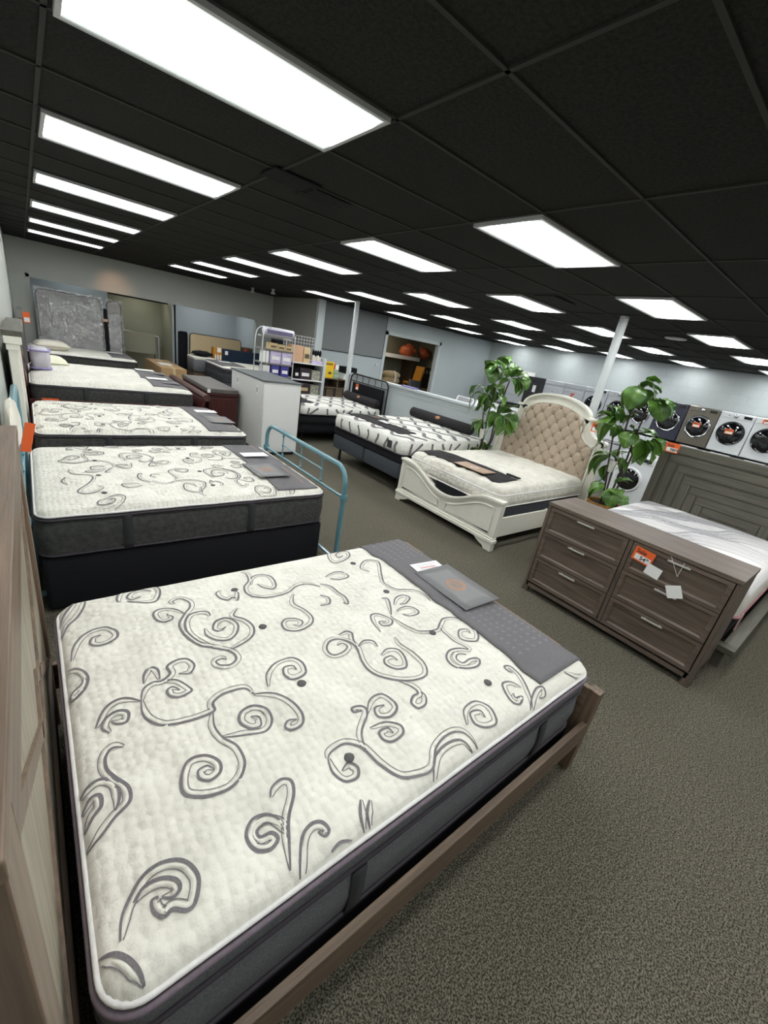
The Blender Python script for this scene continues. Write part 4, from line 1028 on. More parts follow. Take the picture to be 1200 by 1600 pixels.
for x in (-.4, .5):
    for y in (-.6, .6): MB().lathe([(.02, 0), (.02, .2)], (x, y, 0), 10).build('support_leg', m_post, t)
box_base('adjustable_base', 'dark grey adjustable base under the white mattress in the arched bed', 'bed base', (wcx, wcy, .2), 2.0, 1.6, .30, m_char)
bw = (wcx - .01, wcy, .50)
tw = thing('mattress', 'plush cream white mattress with fan quilting in the arched bed', 'mattress', bw)
mtw = Matt(2.05, 1.62, .26, R=.12, edge=.09, crown=.04, tuft=.014, puff=.01, seed=21, sx=.3, sy=.28)
mtw.top(.02).build('top_panel', m_top2, tw)
MB().rounded(2.05, 1.62, .12, [(0, -.04), (.03, 0), (.1, .016), (.17, .008), (.19, -.004)], cap1=False).build('border', m_top2, tw)
for z in (.035, .178): MB().tube([(x, y, z + .004 * math.sin(9 * x + 7 * y)) for x, y in [q for i in range(len(rr(2.06, 1.63, .12))) for q in [rr(2.06, 1.63, .12)[i]]]], .008, 6, closed=True).build('piping', m_welt, tw)
runner_on(mtw, bw, 'black felt runner across the foot of the cream mattress in the arched bed', -.90, -.52, -.66, .80, m_runner2)
a = W(741, 732, z=.80); brochure_on(mtw, bw, 'tan folder lying on the black runner of the cream mattress', a.x - bw[0], a.y - bw[1], .26, .50, m_brown_card, ink=m_card)
a = W(802, 745, z=.80)
t = thing('remote_control', 'black remote control lying on the cream mattress beside the runner', 'remote control', (a.x, a.y, .5 + mtw.z(a.x - bw[0], a.y - bw[1]) + .002), PI / 2 - .05)
B((-.1, .1, -.025, .025, 0, .018)).build('shell', m_black, t, bev=.006)
m = MB()
for i in range(5):
    for j in (-1, 1): m.box(-.08 + i * .035, -.06 + i * .035, j * .01 - .005, j * .01 + .005, .018, .02)
m.build('button', m_inkg, t)
t = thing('foot_bolster', 'black rounded retainer bar standing between the cream mattress and the scooped footboard', 'retainer bar', (3.905, 1.42, .2))
MB().rounded(.06, .52, .025, [(.08, -.02), (.1, 0), (.33, 0), (.37, -.02)]).build('pad', m_black, t, bev=.002)
for y in (-.2, .2): B((-.01, .01, y - .01, y + .01, 0, .1)).build('bracket', m_blackm, t)
sale_tag('orange sale tag on the right shoulder of the arched white headboard', (wx1 - .08, wcy - hw + .18, 1.50), FACE_NX, '999', .15, .13)
# ================================================================== wave-striped mattresses by the half wall
def wave_mattress(label, loc, L, Wd, T, seed, sp=.27):
    t = thing('mattress', label, 'mattress', loc)
    mt = Matt(L, Wd, T, R=.1, edge=.05, crown=.025, tuft=.004, puff=.006, seed=seed, sx=.24, sy=.24)
    m = mt.top(.0175); m.mi = 1
    k = 0; x = -L / 2 + .14
    while x < L / 2 - .05:
        pts = []; n = 60
        for i in range(n + 1):
            y = -Wd / 2 + .02 + (Wd - .04) * i / n
            xx = x + .07 * math.sin(y * 2 * PI / .5 + k * 1.1) + .012 * math.sin(y * 14 + k)
            if mt.dist(xx, y) > .004: pts.append((xx, y, mt.z(xx, y) + .0055))
        if len(pts) > 3: m.ribbon(pts, lambda q: .062 + .012 * math.sin(q * 19))
        x += sp; k += 1
    m.build('top_panel', [m_wave, m_thread], t)
    m = MB(); zt = T - .04
    m.rounded(L, Wd, .1, [(0, -.02), (.015, 0), (zt * .5, .012), (zt, .0), (zt + .004, -.004)], cap1=False)
    m.mi = 1; k = 0; x = -L / 2 + .16
    while x < L / 2 - .12:      # stripes down the long side
        for sg in (-1, 1):
            yy = sg * (Wd / 2 + .0145)
            sl = .2 * (1 if k % 2 else .15) 
            m.ribbon([(x - sl * (1 - q / 8) * (1 if k % 4 < 2 else -.6), yy, .012 + (zt - .015) * q / 8) for q in range(9)], .04, (0, sg, 0))
        x += sp * .8; k += 1
    y = -Wd / 2 + .14; k = 0
    while y < Wd / 2 - .1:      # stripes down the foot end
        for sg in (-1, 1):
            m.ribbon([(sg * (L / 2 + .0145), y + .035 * math.sin(q * .4 + k), .012 + (zt - .015) * q / 8) for q in range(9)], .04, (sg, 0, 0))
        y += .25; k += 1
    m.build('border', [m_wave, m_thread], t)
    MB().tube([(x, y, .012) for x, y in rr(L + .01, Wd + .01, .1, 6)], .009, 6, closed=True).build('piping', m_pipe, t)
    return t, mt
def bolster(label, loc, ln, r=.09):
    t = thing('neck_roll', label, 'bolster', loc)
    m = MB(); m.T = Matrix.Rotation(PI / 2, 4, 'X')
    pr = [(.02, -ln / 2), (r * .7, -ln / 2 + .01), (r, -ln / 2 + .04), (r, ln / 2 - .04), (r * .7, ln / 2 - .01), (.02, ln / 2)]
    MB().lathe([(a, b) for a, b in pr], (0, 0, r), 20, 'y').build('cover', m_runner2, t)
    m = MB()
    for q in (1, .7): m.ribbon([(-r * math.cos(.55 + .5 * q * .55 * math.sin(a * PI / 12)) - .002, .055 * q * math.cos(a * PI / 12), r + r * math.sin(.55 + .5 * q * .55 * math.sin(a * PI / 12)) + .002) for a in range(25)], .008, (-.8, 0, .6))
    m.ribbon([(-r * .86, -.02, r + r * .5 + .006), (-r * .8, .02, r * 1.6 + .004)], .02, (-.8, 0, .6))
    m.build('emblem', m_copper, t)
    return t
bB = (4.96, 3.47, .60)
t = box_base('box_spring', 'split slate grey box spring in two halves under the wide wave-striped mattress', 'box spring', (4.96, 3.47, .0), 2.0, 1.92, .24, m_char, leg=.23, split=True)
box_base('adjustable_base', 'black base layer between the split box spring and the wide wave-striped mattress', 'bed base', (4.96, 3.47, .47), 2.0, 1.91, .13, m_black)
mB, mtB = wave_mattress('wide white wave-striped mattress against the half wall', bB, 2.02, 1.93, .235, 31)
runner_on(mtB, bB, 'black felt runner across the foot of the wide wave-striped mattress', -.82, -.46, -.62, .93, m_runner2)
a = W(588, 653, z=.86); brochure_on(mtB, bB, 'brown folder on the black runner of the wide wave-striped mattress', a.x - bB[0], a.y - bB[1], .28, .42, m_strap, ink=m_copper)
a = W(600, 661, z=.86); card_on(mtB, bB, 'white card on the black runner of the wide wave-striped mattress', a.x - bB[0], a.y - bB[1], .1, .24, prints=False)
bolster('long black neck roll with copper emblem at the head of the wide wave-striped mattress', (5.84, 3.66, .845), 1.66, .095)
t = thing('law_label', 'dark fabric label hanging at the foot corner of the wide wave-striped mattress', 'label', (3.935, 2.80, .71)); t.name = 'fabric_label'
B((-.012, -.004, -.05, .05, -.05, .06)).build('cloth_tab', m_strap, t)
bC = (4.86, 6.2, .56)
t = thing('iron_bed', 'black iron bed frame with curved tube headboard at the far end of the half wall', 'bed', (4.86, 6.2, 0))
def iron(x, zt, ya, yb, nm, bars):
    R = .14; g = []
    for k in range(7): a = PI - k * PI / 12; g.append((x, ya + R + R * math.cos(a), zt - R + R * math.sin(a)))
    h = [(p[0], ya + yb - p[1], p[2]) for p in g][::-1]
    MB().tube([(x, ya, 0)] + [(x, ya, zt - R - .02)] + g + h + [(x, yb, zt - R - .02), (x, yb, 0)], .018, 10).build(nm, m_blackm, t)
    for z in bars: MB().tube([(x, ya, z), (x, yb, z)], .009, 8).build('cross_bar', m_blackm, t)
    for k in range(1, 6): MB().tube([(x, ya + (yb - ya) * k / 6, bars[0]), (x, ya + (yb - ya) * k / 6, zt)], .007, 6).build('spindle', m_blackm, t)
iron(5.9 - 4.86, 1.36, -.76, .72, 'head_arch', (1.2,)); iron(3.8 - 4.86, 1.0, -.72, .72, 'foot_arch', (.86, .55))
B((5.88 - 4.86, 5.93 - 4.86, -.62, .6, .5, 1.17)).build('upholstered_panel', m_black, t, bev=.01)
for y in (-.72, .7): B((-1.06, 1.04, y, y + .02, .40, .44), (-1.06, 1.04, y, y + .02, .22, .25)).build('side_rail', m_blackm, t)
for y in (-.72, .72): MB().lathe([(.03, 0), (.03, .05)], (-1.06, y, 0), 12).build('caster', m_blackm, t)
box_base('box_spring', 'black box spring under the wave-striped mattress in the iron bed', 'box spring', (4.86, 6.2, .0), 1.98, 1.38, .36, m_black, leg=.18)
mC, mtC = wave_mattress('wave-striped white mattress in the black iron bed', bC, 2.0, 1.40, .19, 37, .26)
runner_on(mtC, bC, 'black felt runner at the foot of the mattress in the iron bed', -.97, -.62, -.5, .66, m_runner2)
bolster('black neck roll with copper emblem at the head of the iron bed', (5.72, 6.15, .765), 1.3, .095)
sale_tag('orange and white tag on the black panel of the iron headboard', (5.87, 6.58, 1.08), FACE_NX, '', .11, .14)
# ================================================================== dresser
dx, dy0, dy1, dz = 3.5, -1.65, -.12, .955
t = thing('dresser', 'weathered taupe six-drawer dresser with slim steel handles standing in the aisle', 'dresser', (dx, (dy0 + dy1) / 2, 0))
hw_ = (dy1 - dy0) / 2
B((-.005, .50, -hw_, hw_, dz - .035, dz)).build('top', m_taupeY, t, bev=.003)
B((.0, .49, -hw_ + .004, -hw_ + .035, .1155, dz - .035), (.0, .49, hw_ - .035, hw_ - .004, .1155, dz - .035), (.47, .49, -hw_ + .03, hw_ - .03, .1, dz - .04), (.0, .47, -hw_ + .03, hw_ - .03, .1, .12)).build('side_panel', m_taupeZ, t, bev=.002)
B((.0, .03, -hw_ + .035, hw_ - .035, .06, .115)).build('base_rail', m_taupeY, t, bev=.002)
for y in (-hw_ + .003, hw_ - .06):
    for x in (0, .43): B((x, x + .06, y, y + .057, 0, .115)).build('leg', m_taupeZ, t, bev=.002)
B((.0, .03, -.025, .005, .115, dz - .035)).build('divider', m_taupeZ, t)
for (ya, yb) in ((-hw_ + .04, -.03), (.01, hw_ - .04)):
    for (za, zb_) in ((.12, .385), (.39, .655), (.66, .915)):
        d = B((.012, .03, ya + .002, yb - .002, za, zb_)).build('drawer', m_taupeY, t)
        q = .035; yc2 = (ya + yb) / 2
        fr = MB()
        # sloping mitred frame round a sunk field
        o_ = [(ya + .002, za + .001), (yb - .002, za + .001), (yb - .002, zb_ - .001), (ya + .002, zb_ - .001)]; i_ = [(ya + q, za + q * .9), (yb - q, za + q * .9), (yb - q, zb_ - q * .9), (ya + q, zb_ - q * .9)]
        i2 = [(ya + q + .012, za + q + .008), (yb - q - .012, za + q + .008), (yb - q - .012, zb_ - q - .008), (ya + q + .012, zb_ - q - .008)]
        vs = [(-.004, *p) for p in o_] + [(-.004, *p) for p in i_] + [(.012, *p) for p in i2] + [(.02, *p) for p in o_]
        fs = []
        for k in range(4): a1, b1 = k, (k + 1) % 4; fs += [(a1, b1, 4 + b1, 4 + a1), (4 + a1, 4 + b1, 8 + b1, 8 + a1), (12 + a1, 12 + b1, b1, a1)]
        fr.add(vs, fs, False); fr.build('drawer_frame', m_taupeY, d)
        zh = zb_ - .027
        yh = yc2 
        h = MB(); h.box(-.032, -.022, yh - .078, yh + .078, zh - .006, zh + .006); h.box(-.024, -.002, yh - .06, yh - .052, zh - .004, zh + .004); h.box(-.024, -.002, yh + .052, yh + .06, zh - .004, zh + .004)
        h.build('handle', m_steel, d)
sale_tag('orange Sale tag taped to the dresser front, half covered by a white tag', (3.482, -1.02, .835), FACE_NX, '549', .15, .115, tilt=-.1)
a = W(1020, 893, x=3.47); t = thing('hang_tag', 'plain white paper tag overlapping the orange sale tag on the dresser', 'tag', tuple(a))
m = MB(); m.T = (FACE_NX @ Matrix.Rotation(-.12, 3, 'Z')).to_4x4(); m.box(-.055, .055, -.045, .045, 0, .001); m.build('paper', m_card, t)
a = W(1053, 925, x=3.465); t = thing('hang_tag', 'white paper tag hanging on a string from the dresser handle', 'tag', tuple(a))
m = MB(); m.T = (FACE_NX @ Matrix.Rotation(.5, 3, 'Z')).to_4x4(); m.box(-.052, .052, -.05, .05, 0, .001); m.build('paper', m_card, t)
s1 = W(1049, 869, x=3.468) - a; s2 = W(1070, 880, x=3.468) - a; s0 = W(1058, 901, x=3.466) - a
MB().tube([s1, s0], .0012, 5).tube([s2, s0], .0012, 5).build('string', m_card, t)
# ================================================================== grey platform bed behind the dresser
gx0, gx1, gy0, gy1 = 4.02, 6.3, -1.76, .0
t = thing('platform_bed', 'grey oak platform bed frame with concentric rectangle headboard behind the dresser', 'bed', (5.1, -.88, 0))
X0, Y0 = 5.1, -.88
gt = 1.52
B((6.12 - X0, 6.2 - X0, -2.0 - Y0, -.06 - Y0, .0, gt)).build('headboard', m_greyZ, t, bev=.004)
hc = (-2.0 - .06) / 2 - Y0; H2 = (2.0 - .06) / 2
for k, (iy, iz) in enumerate(((.0, 0), (.13, .12), (.25, .22), (.37, .34), (.47, .44), (.58, .54), (.68, .64), (.78, .76))):
    ya, yb, zt_ = hc - H2 + iy, hc + H2 - iy, gt - iz
    dpt = .004 + (.0 if k % 2 == 0 else .006)
    yn = .125 if k < 7 else .1
    zl = .2
    B((6.12 - X0 - .012 - dpt, 6.12 - X0 + .001, ya + .003, yb - .003, zt_ - .098, zt_ - .003)).build('headboard_plank', m_greyY, t, bev=.003)
    if yb - ya > .25:
        for yy in ((ya + .003, ya + .097), (yb - .097, yb - .003)): B((6.12 - X0 - .012 - dpt, 6.12 - X0 + .001, yy[0], yy[1], zl, zt_ - .1)).build('headboard_plank', m_greyZ, t, bev=.003)
for y in (gy0, gy1 - .1): B((gx0 + .101 - X0, 6.11 - X0, y - Y0, y + .1 - Y0, .1705, .225)).build('side_rail', m_greyX, t, bev=.004)
B((gx0 - X0, gx0 + .1 - X0, gy0 - Y0, gy1 - Y0, .17, .225)).build('foot_rail', m_greyY, t, bev=.004)
for x in (gx0 + .06, 5.9):
    for y in (gy0 + .05, gy1 - .17): B((x - X0, x + .25 - X0, y - Y0, y + .12 - Y0, 0, .17)).build('leg', m_greyZ, t, bev=.003)
box_base('box_spring', 'black box spring on the grey oak platform bed', 'box spring', (5.10, -.88, .225), 2.0, 1.52, .2, m_black)
bg = (5.10, -.88, .43)
tg = thing('mattress', 'white mattress with grey sweeping wave print behind the dresser', 'mattress', bg)
mg = Matt(2.03, 1.56, .31, R=.13, edge=.1, crown=.05, tuft=0, seed=51)
m = mg.top(.025)
rnd = random.Random(3)
for gi, (cx_, cy_) in enumerate(((-.2, .35), (.35, .1), (-.5, -.2), (.2, -.4), (.75, .45), (.7, -.25), (-.7, .5))):
    for k in range(14):
        m.mi = 1 + (k % 3 == 0)
        o_ = k * .022
        P = [(cx_ + .38 * q + o_ * (1 + .6 * math.sin(q * 3)), cy_ - .5 * q ** 2 * (1 if q > 0 else -1) - .15 * q + o_ * .6, 0) for q in (-1, -.6, -.2, .2, .6, 1)]
        drape(mg, m, P, taper(.006 + .008 * (k % 4 == 0)), .002)
m.build('top_panel', [m_welt, mat('pale_grey_print', (178, 176, 180), .85), mat('mid_grey_print', (150, 148, 154), .85)], tg)
MB().rounded(2.03, 1.56, .13, [(0, -.03), (.02, 0), (.12, .01), (.2, .004), (.235, -.006)], cap1=False).build('border', mat('cream_knit_border', (226, 222, 212), .85), tg)
MB().tube([(x, y, .02) for x, y in rr(2.04, 1.57, .13, 6)], .01, 6, closed=True).build('piping', mat('rose_piping', (196, 140, 146), .8), tg)
B((-.86, -.82, -.80, -.788, -.12, .04)).build('care_label', mat('pink_label', (206, 170, 172), .7), tg)
sale_tag('orange Sale tag on the top left corner of the grey oak headboard', (6.09, -.17, 1.47), FACE_NX, '$899', .16, .12, tilt=.0)
# ================================================================== plants
def plant(label, pot, rim, potm, canes, leaves, seed, holder, ph=.28):
    """canes: lists of world points; leaves: (root, tip, half width)"""
    t = thing('potted_plant', label, 'plant', pot)
    o = Vector(pot)
    MB().lathe([(rim * .7, 0), (rim * .78, .04), (rim, ph - .02), (rim * 1.04, ph), (rim * .95, ph), (rim * .9, ph - .04)], n=24).build('basket_pot', potm, t)
    MB().lathe([(rim * .9, ph - .06), (rim * .88, ph - .03)], n=20).build('soil', m_soil, t)
    for c in canes:
        P = spline([Vector(p) - o for p in c], 5)
        MB().tube(P, [.014 - .005 * i / len(P) for i in range(len(P))], 8).build('cane', m_stem, t)
    rnd = random.Random(seed)
    for (a, b, wd) in leaves:
        a = Vector(a) - o; b = Vector(b) - o
        ax = b - a; ln = ax.length
        side = ax.cross(Vector((rnd.uniform(-.4, .4), rnd.uniform(-.4, .4), 1))); 
        if side.length < .01: side = Vector((0, 1, 0))
        side.normalize(); up = side.cross(ax).normalized()
        if up.z < 0: up = -up
        arch = ln * rnd.uniform(.14, .26); cup = rnd.uniform(.1, .3)
        def f(u, v):
            q = v; prof = wd * (math.sin(PI * min(1, q ** .8)) ** .7) * (1 - .3 * q) * 1.6
            s_ = (u - .5) * 2
            wv = .07 * wd * math.sin(q * 15 + s_ * 2 + seed)
            p = a + ax * q + up * (arch * math.sin(PI * q) - ln * .1 * q * q) + side * (s_ * prof) - up * (cup * wd * (1 - abs(s_)) - wv * abs(s_)) * (1 if q > .05 else 0)
            return tuple(p)
        m = MB(); m.grid(8, 16, f)
        m.mi = 1; m.ribbon([Vector(f(.5, q / 10)) + up * .0015 for q in range(11)], lambda q: .005 * (1 - q) + .0015, up)
        lf = m.build('leaf', [m_leaf, m_leafr], t)
        md = lf.modifiers.new('solid', 'SOLIDIFY'); md.thickness = .0012
    if holder is not None:
        h = Vector(holder) - o
        hh = MB().lathe([(.03, -.09), (.034, -.08), (.055, .06), (.058, .065), (.05, .065), (.03, -.07)], tuple(h), 18).build('cane_holder', m_steel, t)
        MB().tube(spline([h + Vector((0, .05, .05)), h + Vector((0, .09, .14)), h + Vector((0, 0, .2)), h + Vector((0, -.09, .12)), h + Vector((0, -.06, -.05))], 5), .004, 6).build('wire_loop', m_stemg, t)
    return t
def PP(u, v, x0, d=0):
    return tuple(W(u, v, x=x0 + d))
# right plant, in the basket between the arched bed and the grey headboard
px_ = 5.6
pz = W(945, 788, z=.28); 
pot2 = (6.32 - .45, .30, 0)
q = W(940, 790, x=5.6); pot2 = (5.6, q.y, 0)
sc = 6.6667
Q = lambda X, Y, d=0: PP(880 + X / sc, 580 + Y / sc, px_, d)
canes = [[(pot2[0], pot2[1] + .03, .56), Q(435, 1200), Q(480, 900), Q(520, 680), Q(550, 555)],
         [(pot2[0], pot2[1], .56), Q(500, 1080), Q(600, 760), Q(700, 430), Q(750, 260), Q(790, 140)],
         [(pot2[0], pot2[1] - .05, .56), Q(560, 1130, .05), Q(660, 920, .05), Q(740, 700, .05), Q(820, 520, .05), Q(880, 350, .05)],
         [(pot2[0] + .03, pot2[1] - .07, .56), Q(620, 1100, .1), Q(720, 870, .1), Q(790, 740, .1)]]
LV = [((800,150),(1040,190),.10,.0),((860,80),(1010,110),.07,.1),((880,130),(960,260),.09,-.1),((820,160),(660,400),.10,-.12),((850,190),(770,390),.10,-.05),((880,200),(860,350),.08,.05),
      ((1000,280),(1120,380),.09,.05),((960,290),(960,470),.10,-.05),((1010,300),(1030,530),.10,0),((1080,300),(1100,460),.08,.1),((750,230),(610,330),.08,.12),((740,240),(690,420),.08,.1),
      ((550,540),(330,520),.10,-.1),((540,500),(370,420),.09,0),((530,470),(350,700),.10,-.08),((550,480),(500,350),.08,.05),((560,520),(540,360),.07,.1),((590,540),(680,440),.09,.05),((560,560),(500,680),.07,-.05),((590,560),(600,690),.07,0),
      ((680,470),(760,430),.05,.1),((730,640),(620,800),.09,-.1),((740,620),(880,620),.07,-.05),((780,640),(960,670),.09,-.03),((800,700),(740,950),.10,-.05),((860,730),(960,940),.12,-.1),((840,720),(850,950),.11,0),((940,700),(1010,880),.08,.05),((700,560),(760,640),.06,0),
      ((480,880),(300,1060),.09,-.08),((470,860),(350,870),.05,0),((500,840),(560,920),.06,.1),((590,900),(600,1040),.07,.1),((450,980),(400,1150),.07,.05),((540,1150),(680,1150),.05,0),((430,1180),(250,1290),.08,-.1),((420,1200),(240,1340),.06,-.05),
      ((530,1220),(480,1430),.09,-.15),((520,1230),(600,1300),.08,-.12),((600,1290),(640,1410),.05,-.1),((500,1220),(560,1330),.06,-.1),((600,850),(690,850),.04,.1),((545,870),(640,830),.04,.05)]
jr = random.Random(2)
leaves = [(Q(*a_, d_ * .5), Q(*b_, d_), w_ * 1.0) for a_, b_, w_, d_ in LV] + [(Q(a_[0] + jr.uniform(-20, 20), a_[1] + jr.uniform(-15, 25), .06 - d_), Q(b_[0] + jr.uniform(-60, 60), b_[1] + jr.uniform(-30, 50), .1 - d_), w_ * .7) for a_, b_, w_, d_ in LV]
plant('tall glossy-leaved plant in a woven basket, right of the arched white headboard', pot2, .20, m_basket, canes, leaves, 5, Q(510, 980, -.03), ph=.62)
# left plant by the half wall
sc = 8.0; px_ = 5.5
Q = lambda X, Y, d=0: PP(700 + X / sc, 540 + Y / sc, px_, d)
q0 = Q(440, 1340); pot1 = (px_, 2.425, 0)
canes = [[(px_, pot1[1] + .03, .24), Q(390, 1290), Q(425, 1100), Q(440, 860), Q(480, 600)],
         [(px_, pot1[1], .24), Q(500, 1240), Q(560, 1050), Q(620, 820), Q(690, 640), Q(770, 440)],
         [(px_, pot1[1] - .03, .24), Q(520, 1240, .04), Q(590, 1040, .04), Q(650, 880, .04)],
         [(px_ + .05, pot1[1] + .02, .24), Q(420, 1240, .06), Q(490, 900, .06), Q(560, 650, .06), Q(590, 470, .06)]]
LV = [((560,200),(450,280),.11,-.1),((600,220),(490,420),.13,-.1),((590,260),(560,480),.13,-.12),((620,250),(660,420),.12,-.05),((680,160),(800,180),.10,0),((660,180),(720,280),.10,-.1),((700,130),(650,220),.08,.1),((720,260),(740,400),.09,-.05),((560,190),(640,260),.10,0),
      ((760,420),(640,480),.08,-.05),((800,400),(830,200),.07,.05),((820,380),(940,300),.09,0),((840,370),(900,260),.08,.1),((860,380),(1010,400),.09,-.05),((830,400),(860,600),.09,-.05),((880,390),(900,630),.10,0),((930,390),(990,560),.09,.05),((780,430),(850,470),.06,-.1),
      ((590,480),(540,580),.07,.05),((600,490),(690,620),.09,0),((610,520),(600,700),.10,-.05),((640,600),(700,760),.09,-.08),((620,560),(580,680),.08,.1),
      ((470,600),(400,490),.05,0),((410,490),(300,580),.08,-.05),((420,570),(250,760),.09,-.1),((400,580),(350,820),.09,-.08),((320,600),(270,820),.07,0),((480,600),(440,740),.08,0),((500,600),(500,780),.08,-.05),((520,600),(440,860),.07,-.1),((500,740),(600,780),.05,0),
      ((640,840),(600,740),.05,0),((650,830),(720,730),.07,.05),((660,840),(830,740),.09,0),((680,850),(880,860),.09,-.05),((660,860),(620,1010),.06,0),((680,870),(610,1130),.10,-.08),((700,870),(720,1130),.11,-.1),((720,860),(860,960),.11,0),((760,880),(850,1060),.11,-.05),((700,880),(780,1120),.12,-.1),((640,850),(500,1020),.09,-.05),((600,830),(480,940),.06,0),
      ((420,960),(340,910),.05,0),((400,940),(280,1040),.06,-.05),((410,960),(350,1110),.07,-.05),((430,950),(480,1040),.05,.05),((390,1290),(260,1330),.08,-.1),((400,1300),(340,1260),.05,0),((450,1200),(440,1300),.06,0),((470,1260),(540,1270),.07,0),((460,1280),(500,1220),.06,.05)]
leaves = [(Q(*a_, d_ * .5), Q(*b_, d_), w_ * .7) for a_, b_, w_, d_ in LV] + [(Q(a_[0] + jr.uniform(-20, 20), a_[1] + jr.uniform(-15, 25), .06 - d_), Q(b_[0] + jr.uniform(-60, 60), b_[1] + jr.uniform(-30, 50), .1 - d_), w_ * .6) for a_, b_, w_, d_ in LV[::2]]
plant('tall glossy-leaved plant by the half wall, left of the arched white headboard', pot1, .085, m_basket, canes, leaves, 9, Q(430, 1090, -.03))
# ================================================================== appliances
def washer(label, loc, body, glass=True, w_=.685, h_=.97, rim=m_chrome, door=.21, solid=False, blank=False, rz=0, nm='washing_machine', cat='washing machine', grp=None):
    t = thing(nm, label, cat, loc, rz, grp)
    B((0, .75, -w_ / 2, w_ / 2, .02, h_)).build('cabinet', body, t, bev=.012)
    for y in (-.28, .28):
        for x in (.08, .68): MB().lathe([(.02, 0), (.02, .03)], (x, y, 0), 8).build('foot', m_blackm, t)
    B((-.012, .02, -w_ / 2 + .01, w_ / 2 - .01, h_ - .13, h_ - .008)).build('control_panel', body, t, bev=.006)
    if blank:
        B((-.012, .0, -w_ / 2 + .08, w_ / 2 - .08, .3, h_ - .2)).build('door', body, t, bev=.01)
        B((-.02, -.012, -.03, .03, .62, .65)).build('badge', m_inkg, t)
        return t
    B((-.016, -.012, -w_ / 2 + .05, -w_ / 2 + .21, h_ - .1, h_ - .04)).build('display', m_glass, t)
    k = MB().lathe([(.042, .0), (.042, -.02), (.03, -.03)], (-.012, .02, h_ - .07), 20, 'x').build('dial', m_chrome, t)
    MB().lathe([(.012, 0), (.012, -.012)], (-.012, .16, h_ - .07), 12, 'x').build('button', m_chrome, t)
    d = MB().lathe([(door + .035, .02), (door + .035, -.012), (door + .015, -.035), (door, -.03)], (0, 0, .49), 36, 'x').build('door_ring', m_glass if solid else rim, t)
    MB().lathe([(door + .005, -.02), (door * .8, -.05), (door * .3, -.06), (0.002, -.06)], (0, 0, .49), 36, 'x').build('door_glass', m_glass, d)
    return t
AX = 12.86; ZL = 1.04
names = {-1: ('white front-load washer at the right edge on the upper row by the block wall', m_appw, 1), 0: ('white front-load washer with black door and orange tag, right of the bronze one', m_appw, 1),
         1: ('bronze front-load washer with orange tag on the upper row', m_bronze, 0), 2: ('navy blue front-load washer on the upper row, left of the bronze one', m_navy, 0)}
def yb(k): return 1.05 + .7 * k - .35
W0 = None
for k in range(-3, 3):
    lab, bm2, sol = names.get(k, ('white front-load washer on the upper row, beyond the right edge', m_appw, 1))
    if k < -1: continue
    washer(lab, (AX, yb(k), ZL), bm2, solid=bool(sol), door=.25)
tg_ = [(0, 'orange price tag on the black door of the white upper-row washer'), (1, 'orange price tag on the glass door of the bronze washer')]
for k, lab in tg_: sale_tag(lab, (AX - .065, yb(k) + .02, ZL + .53), FACE_NX, '', .17, .12)
sale_tag('orange price tag on the control panel of the rightmost upper washer', (AX - .02, yb(-1) + .1, ZL + .9), FACE_NX, '', .22, .1)
washer('grey-white front-load washer seen right behind the plant, upper row', (AX, yb(3), ZL), m_appg)
washer('white front-load washer hidden behind the plant leaves, upper row', (AX, yb(4), ZL), m_appg, solid=True)
washer('front-load washer with wide black door just right of the white post, upper row', (AX, yb(5), ZL), m_appg, solid=True, door=.23)
washer('grey-white dryer with a red triangle sticker, behind the white post, upper row', (AX, yb(6), ZL), m_appg, blank=True)
B((AX - .02, AX - .014, yb(6) - .08, yb(6) + .06, ZL + .55, ZL + .7))
a = thing('sticker', 'red triangle sticker on the dryer behind the white post', 'sticker', (AX - .017, yb(6), ZL + .62))
MB().prism([(-.08, .08), (.06, .06), (.05, -.09)], -.003, .001).build('decal', m_red, a)
washer('pale grey dryer with a square door panel right of the black dryer, upper row', (AX, yb(7), ZL), m_appg, blank=True)
washer('black dryer with a white paper label, upper row above the arched headboard', (AX, yb(8), ZL), mat('black_enamel', (46, 46, 50), .35), blank=True)
a = thing('paper_label', 'white paper label taped to the front of the black dryer', 'label', (AX - .02, yb(8) - .02, ZL + .6))
B((-.003, .001, -.06, .06, -.11, .11)).build('paper', m_card, a)
washer('white dryer under a flat white carton, left of the black dryer', (AX, yb(9), ZL - .02), m_appg, blank=True)
a = thing('carton', 'flat white carton on top of the upper-row dryer left of the black one', 'box', (AX, yb(9) + .1, ZL + .95)); B((.0, .5, -.4, .32, 0, .14)).build('box', m_card, a, bev=.004)
washer('pale washer behind the left plant, end of the upper row', (AX, yb(10), ZL - .1), m_appg, blank=True)
low = ['rightmost lower-row washer, top seen over the grey headboard', 'lower-row washer under the white washer with orange tag', 'lower-row washer under the bronze washer', 'lower-row washer under the navy washer']
for k in range(-1, 11):
    lab = low[k + 1] if k < 3 else 'white washer of the lower row by the block wall, largely hidden by beds'
    t = washer(lab, (AX, yb(k), 0), m_appw, blank=k > 2, h_=1.0 if k < 9 else .9)
    if k >= 3: t['group'] = 'hidden lower-row washers'
# clutter strip of cards along the front edge of the lower row
for k in range(-1, 3):
    t = thing('rating_card', 'white and black leaflet lying on top of the lower-row washer under the %s washer' % ['rightmost', 'white orange-tagged', 'bronze', 'navy'][k + 1], 'leaflet', (AX - .02, yb(k), 1.0))
    B((-.02, -.0, -.2, .2, -.08, .02)).build('paper', m_card, t); B((-.024, -.02, -.1, .06, -.07, -.01)).build('print', m_inkd, t)
